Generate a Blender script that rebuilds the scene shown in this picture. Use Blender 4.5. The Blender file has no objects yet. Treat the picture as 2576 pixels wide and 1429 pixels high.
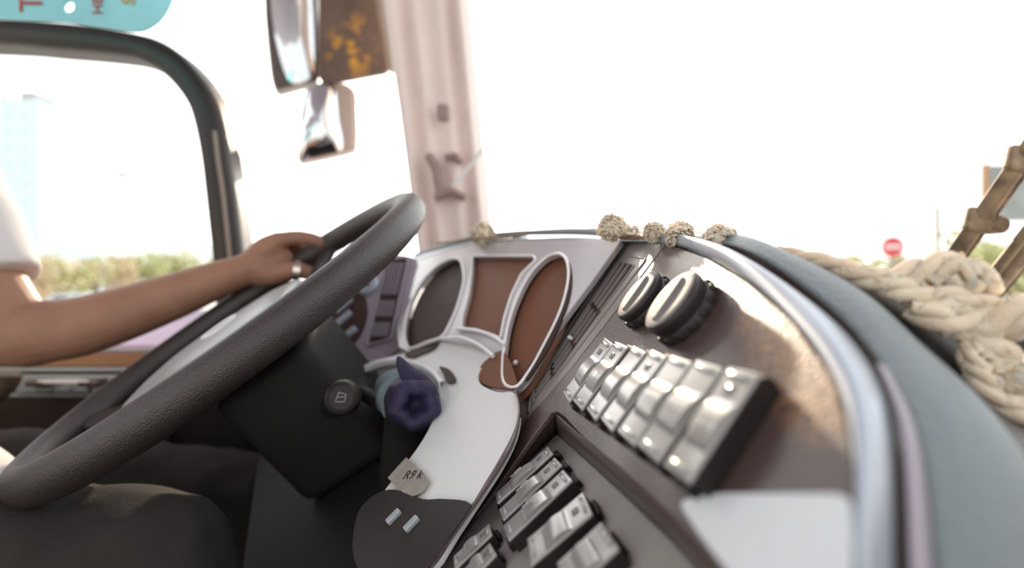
import bpy, bmesh, math, random
from mathutils import Vector, Matrix, noise
random.seed(4)
S = bpy.context.scene
C = S.collection
F = 1288.0            # focal length in pixels of the 2576 wide frame
H = 1.9               # eye height over the road
V = Vector

def P(x, y, Y):       # world point seen at pixel x,y at distance Y
    return V(((x-1288)/F*Y, Y, H-(y-714.5)/F*Y))

class Plane:
    def __init__(s, p, n, r):
        s.p = V(p); s.n = V(n).normalized()
        r = V(r); s.u = (r - s.n*r.dot(s.n)).normalized(); s.v = s.n.cross(s.u).normalized()
    def off(s, d):
        q = Plane(s.p+s.n*d, s.n, s.u); q.v = s.v.copy(); return q
    def hit(s, x, y):
        d = P(x, y, 1.0)-V((0,0,H)); e = V((0,0,H))
        return e + d*((s.p-e).dot(s.n)/d.dot(s.n))
    def uv(s, x, y):
        q = s.hit(x, y)-s.p; return (q.dot(s.u), q.dot(s.v))
    def w(s, u, v, h=0):
        return s.p+s.u*u+s.v*v+s.n*h
    def mat(s, u=0, v=0, h=0):
        o = s.w(u, v, h)
        return Matrix(((s.u.x,s.v.x,s.n.x,o.x),(s.u.y,s.v.y,s.n.y,o.y),(s.u.z,s.v.z,s.n.z,o.z),(0,0,0,1)))

# ------------------------------------------------------------------ materials
def mat(name, col, rough=.5, metal=0., spec=.5, bump=0., bscale=200., coat=0., var=0., vscale=8., sss=0., alpha=None, trans=0.):
    m = bpy.data.materials.new(name); m.use_nodes = True
    nt = m.node_tree; b = nt.nodes['Principled BSDF']
    b.inputs['Base Color'].default_value = (*col, 1); b.inputs['Roughness'].default_value = rough
    b.inputs['Metallic'].default_value = metal; b.inputs['Specular IOR Level'].default_value = spec
    b.inputs['Coat Weight'].default_value = coat; b.inputs['Coat Roughness'].default_value = .12
    if sss:
        b.inputs['Subsurface Weight'].default_value = sss; b.inputs['Subsurface Scale'].default_value = .01
        b.inputs['Subsurface Radius'].default_value = (1, .4, .2)
    tc = nt.nodes.new('ShaderNodeTexCoord')
    if var:
        n = nt.nodes.new('ShaderNodeTexNoise'); n.inputs['Scale'].default_value = vscale; n.inputs['Detail'].default_value = 5
        nt.links.new(tc.outputs['Object'], n.inputs['Vector'])
        r = nt.nodes.new('ShaderNodeMapRange'); r.inputs[1].default_value = .3; r.inputs[2].default_value = .7
        nt.links.new(n.outputs['Fac'], r.inputs[0])
        x = nt.nodes.new('ShaderNodeMix'); x.data_type = 'RGBA'
        x.inputs[6].default_value = (*[c*(1-var) for c in col], 1); x.inputs[7].default_value = (*[min(1, c*(1+var)) for c in col], 1)
        nt.links.new(r.outputs[0], x.inputs[0]); nt.links.new(x.outputs[2], b.inputs['Base Color'])
    if bump:
        n = nt.nodes.new('ShaderNodeTexNoise'); n.inputs['Scale'].default_value = bscale; n.inputs['Detail'].default_value = 3
        nt.links.new(tc.outputs['Object'], n.inputs['Vector'])
        u = nt.nodes.new('ShaderNodeBump'); u.inputs['Strength'].default_value = bump; u.inputs['Distance'].default_value = .001
        nt.links.new(n.outputs['Fac'], u.inputs['Height']); nt.links.new(u.outputs[0], b.inputs['Normal'])
    return m

M = dict(
    dash=mat('dash_plastic', (.085,.055,.050), .32, spec=.6, bump=.3, bscale=420, coat=.2),
    hood=mat('cluster_hood', (.48,.44,.455), .27, spec=.8, bump=.1, bscale=300, coat=.5),
    hoodl=mat('lilac_shroud', (.34,.29,.35), .35, spec=.7, coat=.3),
    lower=mat('pale_console', (.76,.76,.75), .42, spec=.5, bump=.15, bscale=500),
    strip=mat('vent_strip', (.23,.20,.19), .35, spec=.6, bump=.2, bscale=700),
    dark=mat('dark_plastic', (.03,.024,.023), .45, spec=.35, bump=.2, bscale=350),
    black=mat('black_plastic', (.016,.014,.014), .6, spec=.2),
    column=mat('column_plastic', (.020,.018,.018), .6, spec=.25, bump=.2, bscale=300),
    trim=mat('highlight_trim', (.42,.46,.53), .28, metal=.3, spec=.8),  # edge trim's sky highlight put into a lighter base colour
    ring=mat('chrome_ring', (.95,.94,.96), .3, metal=.25, spec=.8),
    brown=mat('flare_brown', (.21,.092,.055), .5, spec=.15),  # lens flare's orange cast put into the dial and screen brown
    brownd=mat('smoked_and_shadow_dark', (.06,.036,.03), .5, spec=.12),
    pad=mat('padded_leather', (.14,.17,.178), .45, spec=.7, bump=.8, bscale=260),
    gap=mat('gap_shade', (.02,.02,.02), .8),
    rocker=mat('rocker_grey', (.34,.335,.32), .22, spec=.9, bump=.06, bscale=300, coat=.7),
    rockside=mat('rocker_shaded', (.02,.016,.015), .5, spec=.25),
    icon=mat('icon_print', (.5,.48,.45), .4),
    lens=mat('indicator_lens', (.16,.14,.13), .15, coat=.5),
    sw2=mat('panel_satin', (.27,.25,.23), .45, spec=.6, bump=.3, bscale=600),
    sheen=mat('pale_reflection', (.74,.77,.80), .35, spec=.6),
    knob=mat('knob_rubber', (.035,.028,.030), .42, spec=.4),
    knobtop=mat('knob_cap', (.22,.20,.195), .55, spec=.25),
    leather=mat('wheel_leather', (.032,.024,.021), .40, spec=.75, bump=.8, bscale=750),
    hub=mat('hub_pad', (.33,.34,.34), .33, spec=.7),
    spoke=mat('spoke_plastic', (.03,.027,.026), .4, spec=.4),
    skin=mat('skin', (.34,.18,.12), .5, spec=.35, bump=.3, bscale=120, var=.12, vscale=18, sss=.12),
    shirt=mat('shirt_cloth', (.72,.70,.68), .85, spec=.1, bump=.5, bscale=700),
    trouser=mat('trouser_cloth', (.042,.038,.035), .9, spec=.1, bump=.5, bscale=500, var=.25, vscale=14),
    silver=mat('ring_silver', (.8,.76,.66), .2, metal=1.),
    gold=mat('ring_gold', (.8,.5,.22), .25, metal=1.),
    frame=mat('window_frame_black', (.028,.022,.020), .42, spec=.4),
    seal=mat('frame_strip', (.28,.22,.18), .4),
    pillar=mat('pillar_cloth', (.87,.75,.70), .75, spec=.2, var=.05, vscale=6),
    pillard=mat('pillar_fixture', (.34,.24,.22), .6),
    wall=mat('cab_wall', (.045,.03,.026), .7, spec=.2, var=.15),
    wallpale=mat('silver_panel', (.42,.45,.47), .3, metal=.2),
    tan=mat('tan_strip', (.38,.20,.10), .55),
    lilac=mat('lilac_gloss', (.58,.44,.62), .22, spec=.6, var=.25, vscale=4),
    teal=mat('teal_board', (.30,.72,.78), .3, var=.22, vscale=5),
    redp=mat('red_print', (.42,.08,.06), .5),
    orangep=mat('orange_print', (.60,.33,.10), .5),
    white=mat('white_paint', (.9,.9,.9), .4),
    mhous=mat('mirror_housing', (.12,.09,.085), .3, coat=.4),
    mirror=mat('mirror_glass', (.86,.88,.9), .06, metal=1.),
    yarn=mat('cotton_yarn', (.86,.70,.54), .9, spec=.1, bump=1., bscale=500, var=.2, vscale=60, sss=.35),
    rope=mat('brown_twine', (.34,.23,.14), .9, spec=.1, bump=1., bscale=600, var=.3, vscale=40),
    rag1=mat('cloth_greyblue', (.20,.25,.27), .95, spec=.05, bump=1., bscale=500),
    rag2=mat('cloth_navy', (.028,.021,.06), .6, spec=.4, bump=.6, bscale=400, var=.3, vscale=40),
    paper=mat('paper_tape', (.32,.28,.25), .8, bump=.8, bscale=300, var=.15, vscale=60),
    wiper=mat('wiper_metal', (.26,.18,.11), .5, metal=.2, var=.6, vscale=45),
    signred=mat('sign_red', (.62,.07,.08), .5),
    signwhite=mat('sign_white', (.85,.78,.78), .5),
    pole=mat('pole_grey', (.36,.32,.28), .5),
    board=mat('board_grey', (.30,.32,.31), .6, var=.2, vscale=2),
    leaf=mat('leaves', (.55,.56,.30), .7, spec=.2, var=.25, vscale=1.5),
    leaf2=mat('leaves_autumn', (.62,.50,.34), .7, spec=.2, var=.25, vscale=1.5),
    trunk=mat('bark', (.2,.15,.11), .9),
    asphalt=mat('asphalt', (.6,.58,.55), .8, var=.06, vscale=.8),
    kerb=mat('kerb', (.5,.48,.45), .8),
    carb=mat('car_teal', (.14,.42,.47), .3, coat=.6),
    carw=mat('car_pale', (.75,.8,.83), .3, coat=.6),
    carglass=mat('car_glass', (.08,.1,.12), .1),
    tyre=mat('tyre', (.03,.03,.03), .8),
    seat=mat('seat_cloth', (.14,.10,.06), .9, bump=.6, bscale=200, var=.5, vscale=25),
    floor=mat('bus_floor', (.07,.065,.06), .7, var=.2),
)

# orange reflections painted into the brown panel, rust and dust over the dash panel
def blotch(m, col, centre, radius, scale, lo=.52, hi=.6, sq=(1,1,1)):
    nt = m.node_tree; b = nt.nodes['Principled BSDF']
    tc = nt.nodes.new('ShaderNodeTexCoord')
    mp = nt.nodes.new('ShaderNodeVectorMath'); mp.operation = 'SUBTRACT'; mp.inputs[1].default_value = centre
    nt.links.new(tc.outputs['Object'], mp.inputs[0])
    sc = nt.nodes.new('ShaderNodeVectorMath'); sc.operation = 'MULTIPLY'; sc.inputs[1].default_value = sq
    nt.links.new(mp.outputs[0], sc.inputs[0])
    ln = nt.nodes.new('ShaderNodeVectorMath'); ln.operation = 'LENGTH'; nt.links.new(sc.outputs[0], ln.inputs[0])
    fr = nt.nodes.new('ShaderNodeMapRange'); fr.inputs[1].default_value = radius; fr.inputs[2].default_value = radius*.35
    nt.links.new(ln.outputs['Value'], fr.inputs[0])
    n = nt.nodes.new('ShaderNodeTexNoise'); n.inputs['Scale'].default_value = scale; n.inputs['Detail'].default_value = 6
    nt.links.new(tc.outputs['Object'], n.inputs['Vector'])
    r = nt.nodes.new('ShaderNodeMapRange'); r.inputs[1].default_value = lo; r.inputs[2].default_value = hi
    nt.links.new(n.outputs['Fac'], r.inputs[0])
    mu = nt.nodes.new('ShaderNodeMath'); mu.operation = 'MULTIPLY'
    nt.links.new(fr.outputs[0], mu.inputs[0]); nt.links.new(r.outputs[0], mu.inputs[1])
    x = nt.nodes.new('ShaderNodeMix'); x.data_type = 'RGBA'; x.inputs[7].default_value = (*col, 1)
    src = b.inputs['Base Color']
    if src.is_linked: nt.links.new(src.links[0].from_socket, x.inputs[6])
    else: x.inputs[6].default_value = src.default_value
    nt.links.new(mu.outputs[0], x.inputs[0]); nt.links.new(x.outputs[2], b.inputs['Base Color'])

def glassmat(name, tint, refl=.5):
    m = bpy.data.materials.new(name); m.use_nodes = True; nt = m.node_tree; nt.nodes.clear()
    o = nt.nodes.new('ShaderNodeOutputMaterial'); t = nt.nodes.new('ShaderNodeBsdfTransparent'); t.inputs[0].default_value = (*tint, 1)
    g = nt.nodes.new('ShaderNodeBsdfGlossy'); g.inputs['Roughness'].default_value = .02
    f0 = nt.nodes.new('ShaderNodeLayerWeight'); f0.inputs[0].default_value = .5; f = nt.nodes.new('ShaderNodeMath'); f.operation = 'POWER'; f.inputs[1].default_value = 5; nt.links.new(f0.outputs['Facing'], f.inputs[0])
    k = nt.nodes.new('ShaderNodeMath'); k.operation = 'MULTIPLY'; k.inputs[1].default_value = refl
    nt.links.new(f.outputs[0], k.inputs[0])
    x = nt.nodes.new('ShaderNodeMixShader'); nt.links.new(k.outputs[0], x.inputs[0]); nt.links.new(t.outputs[0], x.inputs[1]); nt.links.new(g.outputs[0], x.inputs[2])
    nt.links.new(x.outputs[0], o.inputs[0]); return m
M['leaf'].node_tree
M['glass'] = glassmat('window_glass', (.97,.985,.985))

def building_mat(name, wall, win, sx, sz):
    m = bpy.data.materials.new(name); m.use_nodes = True; nt = m.node_tree; b = nt.nodes['Principled BSDF']; b.inputs['Roughness'].default_value = .8
    tc = nt.nodes.new('ShaderNodeTexCoord'); sp = nt.nodes.new('ShaderNodeSeparateXYZ'); nt.links.new(tc.outputs['Object'], sp.inputs[0])
    def band(sock, per, duty):
        d = nt.nodes.new('ShaderNodeMath'); d.operation = 'DIVIDE'; d.inputs[1].default_value = per; nt.links.new(sock, d.inputs[0])
        f = nt.nodes.new('ShaderNodeMath'); f.operation = 'FRACT'; nt.links.new(d.outputs[0], f.inputs[0])
        l = nt.nodes.new('ShaderNodeMath'); l.operation = 'LESS_THAN'; l.inputs[1].default_value = duty; nt.links.new(f.outputs[0], l.inputs[0]); return l
    a = band(sp.outputs[0], sx, .5); c = band(sp.outputs[2], sz, .55)
    mu = nt.nodes.new('ShaderNodeMath'); mu.operation = 'MULTIPLY'; nt.links.new(a.outputs[0], mu.inputs[0]); nt.links.new(c.outputs[0], mu.inputs[1])
    x = nt.nodes.new('ShaderNodeMix'); x.data_type = 'RGBA'; x.inputs[6].default_value = (*wall, 1); x.inputs[7].default_value = (*win, 1)
    nt.links.new(mu.outputs[0], x.inputs[0]); nt.links.new(x.outputs[2], b.inputs['Base Color']); return m

# ------------------------------------------------------------------ object helpers
def link(name, me, m, parent=None, smooth=True, label=None, kind=None):
    o = bpy.data.objects.new(name, me); C.objects.link(o)
    if m is not None and not me.materials: me.materials.append(M[m] if isinstance(m, str) else m)
    if smooth:
        for p in me.polygons: p.use_smooth = True
    if parent:
        o.parent = parent
        if parent.get('_e'): o.matrix_parent_inverse = Matrix.Translation(parent.location).inverted()
    if label: o['label'] = label
    if kind: o['kind'] = kind
    return o
def thing(name, loc, label, cat, group=None):
    o = bpy.data.objects.new(name, None); C.objects.link(o); o.location = loc; o.empty_display_size = .02
    o['_e'] = 1; o['label'] = label; o['category'] = cat
    if group: o['group'] = group
    return o
def tag(o, label, cat, group=None, kind=None):
    o['label'] = label; o['category'] = cat
    if group: o['group'] = group
    if kind: o['kind'] = kind
    return o
def bm_me(bm, name):
    me = bpy.data.meshes.new(name); bmesh.ops.recalc_face_normals(bm, faces=bm.faces); bm.to_mesh(me); bm.free(); return me
def sharp(o, ang=35, weight=False):
    me = o.data
    if hasattr(me, 'set_sharp_from_angle'): me.set_sharp_from_angle(angle=math.radians(ang))
    if weight:
        w = o.modifiers.new('w', 'WEIGHTED_NORMAL'); w.keep_sharp = True; w.weight = 100
    return o

def cr(pts, n):      # catmull-rom through points (Vectors), n samples per span
    out = []; L = len(pts)
    for i in range(L-1):
        a = pts[max(i-1, 0)]; b = pts[i]; c = pts[i+1]; d = pts[min(i+2, L-1)]
        for k in range(n):
            t = k/n; t2 = t*t; t3 = t2*t
            out.append(.5*((2*b)+(c-a)*t+(2*a-5*b+4*c-d)*t2+(3*b-a-3*c+d)*t3))
    out.append(pts[-1].copy()); return out

def curve_plate(name, loops, pl, thick, m, parent=None, bevel=.0008, h=0., smooth_loops=None, **kw):
    """solid plate: loops = lists of uv on plane pl (first outer, others holes)"""
    cu = bpy.data.curves.new(name, 'CURVE'); cu.dimensions = '2D'; cu.fill_mode = 'BOTH'
    cu.extrude = max(thick/2-bevel, .0001); cu.bevel_depth = bevel; cu.bevel_resolution = 2; cu.offset = -bevel
    for lp in loops:
        s = cu.splines.new('POLY'); s.points.add(len(lp)-1); s.use_cyclic_u = True
        for p, q in zip(s.points, lp): p.co = (q[0], q[1], 0, 1)
    t = bpy.data.objects.new('tmp', cu); C.objects.link(t)
    dg = bpy.context.evaluated_depsgraph_get(); me = bpy.data.meshes.new_from_object(t.evaluated_get(dg))
    bpy.data.objects.remove(t); bpy.data.curves.remove(cu)
    me.materials.clear(); me.transform(pl.mat(0, 0, h-thick/2)); me.name = name
    o = link(name, me, m, parent, **kw); sharp(o, 60, True); return o

def rounded(pts, r, n=5):     # round the corners of a 2D polygon
    out = []; L = len(pts)
    for i in range(L):
        a = V(pts[i-1]).to_3d(); b = V(pts[i]).to_3d(); c = V(pts[(i+1) % L]).to_3d()
        da = (a-b); dc = (c-b); rr = min(r, da.length*.45, dc.length*.45)
        p = b+da.normalized()*rr; q = b+dc.normalized()*rr
        for k in range(n+1):
            t = k/n; w = p*(1-t)**2+b*2*t*(1-t)+q*t*t; out.append((w.x, w.y))
    return out
def smoothloop(pts, n=6):     # closed catmull-rom in 2D
    L = len(pts); out = []
    for i in range(L):
        a, b, c, d = [V(pts[(i+k) % L]).to_3d() for k in (-1, 0, 1, 2)]
        for k in range(n):
            t = k/n; t2 = t*t; t3 = t2*t
            w = .5*((2*b)+(c-a)*t+(2*a-5*b+4*c-d)*t2+(3*b-a-3*c+d)*t3); out.append((w.x, w.y))
    return out
def uvs(pl, px): return [pl.uv(*q) for q in px]

def tube_bm(bm, pts, rad, seg=12, squash=1., up=V((0,0,1)), caps=True):
    n = len(pts); rings = []
    for i, p in enumerate(pts):
        t = (pts[min(i+1, n-1)]-pts[max(i-1, 0)]).normalized()
        a = t.cross(up)
        if a.length < 1e-4: a = t.cross(V((0,1,0)))
        a.normalize(); b = a.cross(t).normalized()
        r = rad[i] if isinstance(rad, (list, tuple)) else rad
        sq = squash[i] if isinstance(squash, (list, tuple)) else squash
        rings.append([bm.verts.new(p+a*math.cos(2*math.pi*k/seg)*r+b*math.sin(2*math.pi*k/seg)*r*sq) for k in range(seg)])
    for r0, r1 in zip(rings, rings[1:]):
        for k in range(seg):
            bm.faces.new((r0[k], r0[(k+1) % seg], r1[(k+1) % seg], r1[k]))
    if caps: bm.faces.new(rings[0][::-1]); bm.faces.new(rings[-1])
def limb_bm(bm, pts, rad, seg=16, squash=1., up=V((0,0,1))):   # tube with rounded ends
    P0, P1 = pts[0], pts[-1]; d0 = (pts[0]-pts[1]).normalized(); d1 = (pts[-1]-pts[-2]).normalized()
    r0, r1 = rad[0], rad[-1]
    A = [P0+d0*r0*s for s in (.95, .75, .4)]; RA = [r0*q for q in (.3, .66, .92)]
    B = [P1+d1*r1*s for s in (.4, .75, .95)]; RB = [r1*q for q in (.92, .66, .3)]
    sq = squash if not isinstance(squash, (list, tuple)) else [squash[0]]*3+list(squash)+[squash[-1]]*3
    tube_bm(bm, A+list(pts)+B, RA+list(rad)+RB, seg, sq, up)
def tube(name, pts, rad, m, parent=None, seg=12, squash=1., up=V((0,0,1)), **kw):
    bm = bmesh.new(); tube_bm(bm, pts, rad, seg, squash, up); o = link(name, bm_me(bm, name), m, parent, **kw); return sharp(o, 60)
def box_bm(bm, mtx, sx, sy, sz, bev=0., seg=2):
    r = bmesh.ops.create_cube(bm, size=1, matrix=mtx @ Matrix.Diagonal((sx, sy, sz, 1)))
    if bev:
        es = list({e for v in r['verts'] for e in v.link_edges})
        bmesh.ops.bevel(bm, geom=es, offset=bev, segments=seg, affect='EDGES', profile=.5)
def box(name, mtx, sx, sy, sz, m, parent=None, bev=0., **kw):
    if isinstance(mtx, (tuple, V)): mtx = Matrix.Translation(V(mtx))
    bm = bmesh.new(); box_bm(bm, mtx, sx, sy, sz, bev); o = link(name, bm_me(bm, name), m, parent, **kw); return sharp(o, 60, True)
def wbox(name, x0, x1, y0, y1, z0, z1, m, parent=None, bev=0., **kw):
    return box(name, V(((x0+x1)/2, (y0+y1)/2, (z0+z1)/2)), abs(x1-x0), abs(y1-y0), abs(z1-z0), m, parent, bev, **kw)
def loft(name, lines, m, parent=None, n=8, thick=0., cross=3, closed=False, **kw):
    L = [cr(l, n) for l in lines]
    cols = [cr([l[i] for l in L], cross) if len(L) > 2 and cross > 1 else [l[i] for l in L] for i in range(len(L[0]))]
    bm = bmesh.new(); vs = [[bm.verts.new(p) for p in c] for c in cols]
    for a, b in zip(vs, vs[1:]):
        for k in range(len(a)-1): bm.faces.new((a[k], b[k], b[k+1], a[k+1]))
    me = bm_me(bm, name); o = link(name, me, m, parent, **kw)
    if thick:
        s = o.modifiers.new('s', 'SOLIDIFY'); s.thickness = thick; s.offset = 0
    return o
def disc_solid(bm, mtx, prof, seg=32):    # lathe: prof list (r, z)
    rings = [[bm.verts.new(mtx @ V((r*math.cos(2*math.pi*k/seg), r*math.sin(2*math.pi*k/seg), z))) for k in range(seg)] for r, z in prof]
    for a, b in zip(rings, rings[1:]):
        for k in range(seg): bm.faces.new((a[k], a[(k+1) % seg], b[(k+1) % seg], b[k]))
    bm.faces.new(rings[0][::-1]); bm.faces.new(rings[-1])
def lathe(name, mtx, prof, m, parent=None, seg=32, **kw):
    bm = bmesh.new(); disc_solid(bm, mtx, prof, seg); return sharp(link(name, bm_me(bm, name), m, parent, **kw), 40)
def frame_of(o, z, x=V((1,0,0))):
    z = V(z).normalized(); x = (V(x)-z*V(x).dot(z)).normalized(); y = z.cross(x)
    return Matrix(((x.x,y.x,z.x,o[0]),(x.y,y.y,z.y,o[1]),(x.z,y.z,z.z,o[2]),(0,0,0,1)))
def remesh(bm, voxel, name, smooth=4):
    me = bm_me(bm, name+'_t'); t = bpy.data.objects.new('tmp', me); C.objects.link(t)
    r = t.modifiers.new('r', 'REMESH'); r.mode = 'VOXEL'; r.voxel_size = voxel
    s = t.modifiers.new('s', 'SMOOTH'); s.factor = .5; s.iterations = smooth
    dg = bpy.context.evaluated_depsgraph_get(); out = bpy.data.meshes.new_from_object(t.evaluated_get(dg))
    bpy.data.objects.remove(t); bpy.data.meshes.remove(me); out.name = name; out.materials.clear(); return out
def text_mesh(txt, size, mtx, depth=.0006):
    cu = bpy.data.curves.new('t', 'FONT'); cu.body = txt; cu.size = size; cu.extrude = depth; cu.align_x = 'CENTER'; cu.align_y = 'CENTER'
    t = bpy.data.objects.new('tmp', cu); C.objects.link(t)
    dg = bpy.context.evaluated_depsgraph_get(); me = bpy.data.meshes.new_from_object(t.evaluated_get(dg))
    bpy.data.objects.remove(t); bpy.data.curves.remove(cu); me.materials.clear(); me.transform(mtx); return me

# ------------------------------------------------------------------ planes of the dashboard
nW = V((-.8,-.08,.6)); nK = V((-.64,-.41,.64))
PI_ = Plane(P(1415,1000,.38), nW, (-.135,1,-.045))            # wing panel with the switches and knobs
KA = Plane(P(1355,800,.51), nK, (-.54,.84,0))                  # instrument cluster
RHO = Plane(KA.hit(1040,750), (-.35,-.75,.56), (-.9,.42,0))    # panel left of the cluster
LA = Plane(KA.hit(1180,900), (-.5,-.32,.8), (-.54,.84,0))      # lower console
P2 = Plane(P(1245,1240,.39), (-.64,-.05,.77), (-.135,1,-.07))  # recessed lower switch panel

# ================================================================== DASHBOARD
dash = thing('dashboard', V((.1,.5,1.15)), 'wraparound dark bus dashboard with rocker switches, knobs and air vents behind the steering wheel', 'dashboard')

# --- wing panel
wing_px = [(1677,612),(1560,770),(1440,925),(1330,1047),(1290,1110),(1235,1200),(1168,1316),(1180,1322),(1250,1225),(1330,1110),(1383,1042),(1400,1036),(1418,1048),(1470,1105),(1560,1180),(1690,1300),(1815,1440),(1960,1640),(2150,1700),(2156,1429),(2150,1140),(2100,950),(1992,803),(1878,706),(1780,648)]
wp = curve_plate('switch_panel', [rounded(uvs(PI_, wing_px), .004, 3)], PI_, .004, 'dash', dash, bevel=.0009)
for q_, r_ in (((1915,795), .016), ((1960,870), .017), ((2015,960), .017), ((2065,1040), .013)):
    blotch(M['dash'], (.40,.22,.10), PI_.hit(*q_), r_, 420, .36, .66, (1.,.7,1.))
# --- dark core under the wing
curve_plate('panel_core', [uvs(PI_.off(-.05), [(1640,700),(1420,1000),(1300,1120),(1150,1330),(1000,1560),(1700,2000),(2300,1800),(2180,1200),(2050,950),(1850,720)])], PI_.off(-.05), .004, 'black', dash)

# --- vent strip with grille
strip_px = [(1566,604),(1622,606),(1674,612),(1556,772),(1437,927),(1328,1049),(1290,1108),(1282,1040),(1300,985),(1330,930),(1400,828),(1480,722)]
SP = PI_.off(.0)
g_tl, g_tr, g_br, g_bl = (1552,640),(1627,652),(1330,1043),(1340,968)
def bil(a, b, c, d, s, t):    # s across, t down
    A = V(a).to_3d(); B = V(b).to_3d(); Cc = V(c).to_3d(); D = V(d).to_3d()
    q = (A*(1-s)+B*s)*(1-t)+(D*(1-s)+Cc*s)*t; return (q.x, q.y)
G = [SP.uv(*q) for q in (g_tl, g_tr, g_br, g_bl)]
op = [bil(*G, s, t) for s, t in ((.16,.05),(.84,.05),(.80,.965),(.22,.965))]
curve_plate('vent_strip', [rounded(uvs(SP, strip_px), .002, 3), rounded(op, .003, 4)], SP, .004, 'strip', dash, bevel=.0006, h=.0002)
fr = thing('vent_grille', SP.w(*op[0]), '', ''); C.objects.unlink(fr); bpy.data.objects.remove(fr)
def rim_loop(name, loop, pl, r, m, parent, h=.0, **kw):
    pts = [pl.w(u, v, h) for u, v in loop]; bm = bmesh.new(); n = len(pts); seg = 8; rings = []
    for i, p in enumerate(pts):
        t = (pts[(i+1) % n]-pts[i-1]).normalized(); a = t.cross(pl.n).normalized()
        rings.append([bm.verts.new(p+a*math.cos(2*math.pi*k/seg)*r+pl.n*math.sin(2*math.pi*k/seg)*r) for k in range(seg)])
    for i in range(n):
        a, b = rings[i], rings[(i+1) % n]
        for k in range(seg): bm.faces.new((a[k], a[(k+1) % seg], b[(k+1) % seg], b[k]))
    return link(name, bm_me(bm, name), m, parent, **kw)
G2 = [bil(*G, s, t) for s, t in ((0,0),(1,0),(1,1),(0,1))]
grille = rim_loop('vent_grille', rounded(G2, .005, 5), SP, .0009, 'strip', dash, .0003)
curve_plate('vent_back', [op], SP.off(-.0035), .0015, 'brownd', grille)
# slats
bm = bmesh.new()
for s in (.22, .40, .58, .76):
    for t0, t1, hh in ((.03,.36,-.001), (.385,.60,-.0018), (.62,.80,-.0018), (.82,.965,-.001)):
        a = SP.w(*bil(*G, s+.01, t0), hh); b = SP.w(*bil(*G, s+.01, t1), hh)
        d = (b-a); mtx = frame_of((a+b)/2, SP.n, d)
        box_bm(bm, mtx @ Matrix.Translation((0,0,-.0005)), d.length, .0030 if hh > -.0015 else .0012, .003, .0004)
link('slat', bm_me(bm, 'slats'), 'strip', grille, smooth=False)
bm = bmesh.new()
for t in (.372, .61, .81):
    a = SP.w(*bil(*G, .18, t), -.004); b = SP.w(*bil(*G, .82, t), -.004); d = b-a
    box_bm(bm, frame_of((a+b)/2, SP.n, d), d.length, .006, .004, .0006)
link('cross_bar', bm_me(bm, 'crossbars'), 'brownd', grille)
q = SP.w(*bil(*G, .42, .60), .001); box('slider', frame_of(q, SP.n, SP.u), .006, .0035, .005, 'ring', grille, .001)

# --- right trims and pads (lofts)
def dl(pl, px, add=0., mul=1.):
    q = pl.hit(*px); Y = q.y*mul+add; return P(px[0], px[1], Y)
L0p = [(1045,655),(1200,612),(1400,601),(1560,606),(1677,612),(1780,646),(1878,704),(1992,801),(2100,948),(2152,1140),(2158,1429),(2156,1700)]
L1p = [(1042,648),(1200,604),(1400,591),(1562,597),(1690,604),(1790,618),(1900,668),(2070,790),(2185,930),(2233,1090),(2240,1429),(2240,1700)]
L2p = [(1040,646),(1200,601),(1400,588),(1565,595),(1700,601),(1800,611),(1915,650),(2110,800),(2235,960),(2305,1120),(2345,1429),(2360,1700)]
L3p = [(1040,645),(1200,600),(1400,587),(1570,594),(1720,600),(1815,607),(1930,637),(2150,735),(2317,879),(2464,1010),(2600,1200),(2760,1500)]
L0, L1, L2, L3 = [], [], [], []
for i in range(12):
    pl = KA if i < 4 else PI_
    L0.append(dl(pl, L0p[i])); Y = L0[-1].y
    L1.append(P(*L1p[i], Y+(.03 if i < 4 else .012))); L2.append(P(*L2p[i], Y+(.035 if i < 4 else .02))); L3.append(P(*L3p[i], Y+.055))
bul = [(a+b)/2+V((-.004,-.002,.006))*(.15 if i < 4 else 1) for i, (a, b) in enumerate(zip(L0, L1))]
loft('edge_trim', [L0, bul, L1], 'trim', dash, thick=.0015)
g1 = [a*.5+b*.5+V((.004,0,-.006)) for a, b in zip(L1, L2)]
loft('edge_groove', [L1, g1, L2], 'dash', dash)
b1 = [a*.7+b*.3+V((.002,0,.005)) for a, b in zip(L2, L3)]
b2 = [a*.3+b*.7+V((.002,0,.005)) for a, b in zip(L2, L3)]
loft('top_pad', [L2, b1, b2, L3], 'pad', dash, thick=.002)
L4 = [p+V((.03, .03 if i < 6 else .0, -.03)) for i, p in enumerate(L3)]
L5 = [V(q) for q in ((-.02,1.1,1.86),(.05,1.07,1.86),(.15,1.0,1.85),(.25,.9,1.84),(.33,.8,1.83),(.38,.7,1.82),(.41,.6,1.81),(.43,.5,1.80),(.44,.4,1.79),(.44,.3,1.78),(.44,.2,1.77),(.44,.0,1.76))]
loft('top_deck', [L3, L4, L5], 'dark', dash, thick=.002)

# --- pale plate at lower right: the panel's bright reflection put into its colour
sheen = [(1712,1262),(1790,1240),(1900,1238),(2020,1238),(2120,1245),(2140,1300),(2138,1429),(2120,1660),(2000,1640),(1830,1440),(1740,1320)]
curve_plate('panel_reflection', [smoothloop(uvs(PI_.off(.0012), sheen), 5)], PI_.off(.0012), .002, 'sheen', dash, bevel=.0008)
# --- thin pinkish strip near the pad
sl = [L1[i]*.6+L2[i]*.4+V((-.001,-.002,.004)) for i in range(8, 12)]; sl2 = [L1[i]*.1+L2[i]*.9+V((-.001,-.002,.004)) for i in range(8, 12)]
loft('lower_strip', [sl, sl2], 'hoodl', dash, thick=.001)

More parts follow.
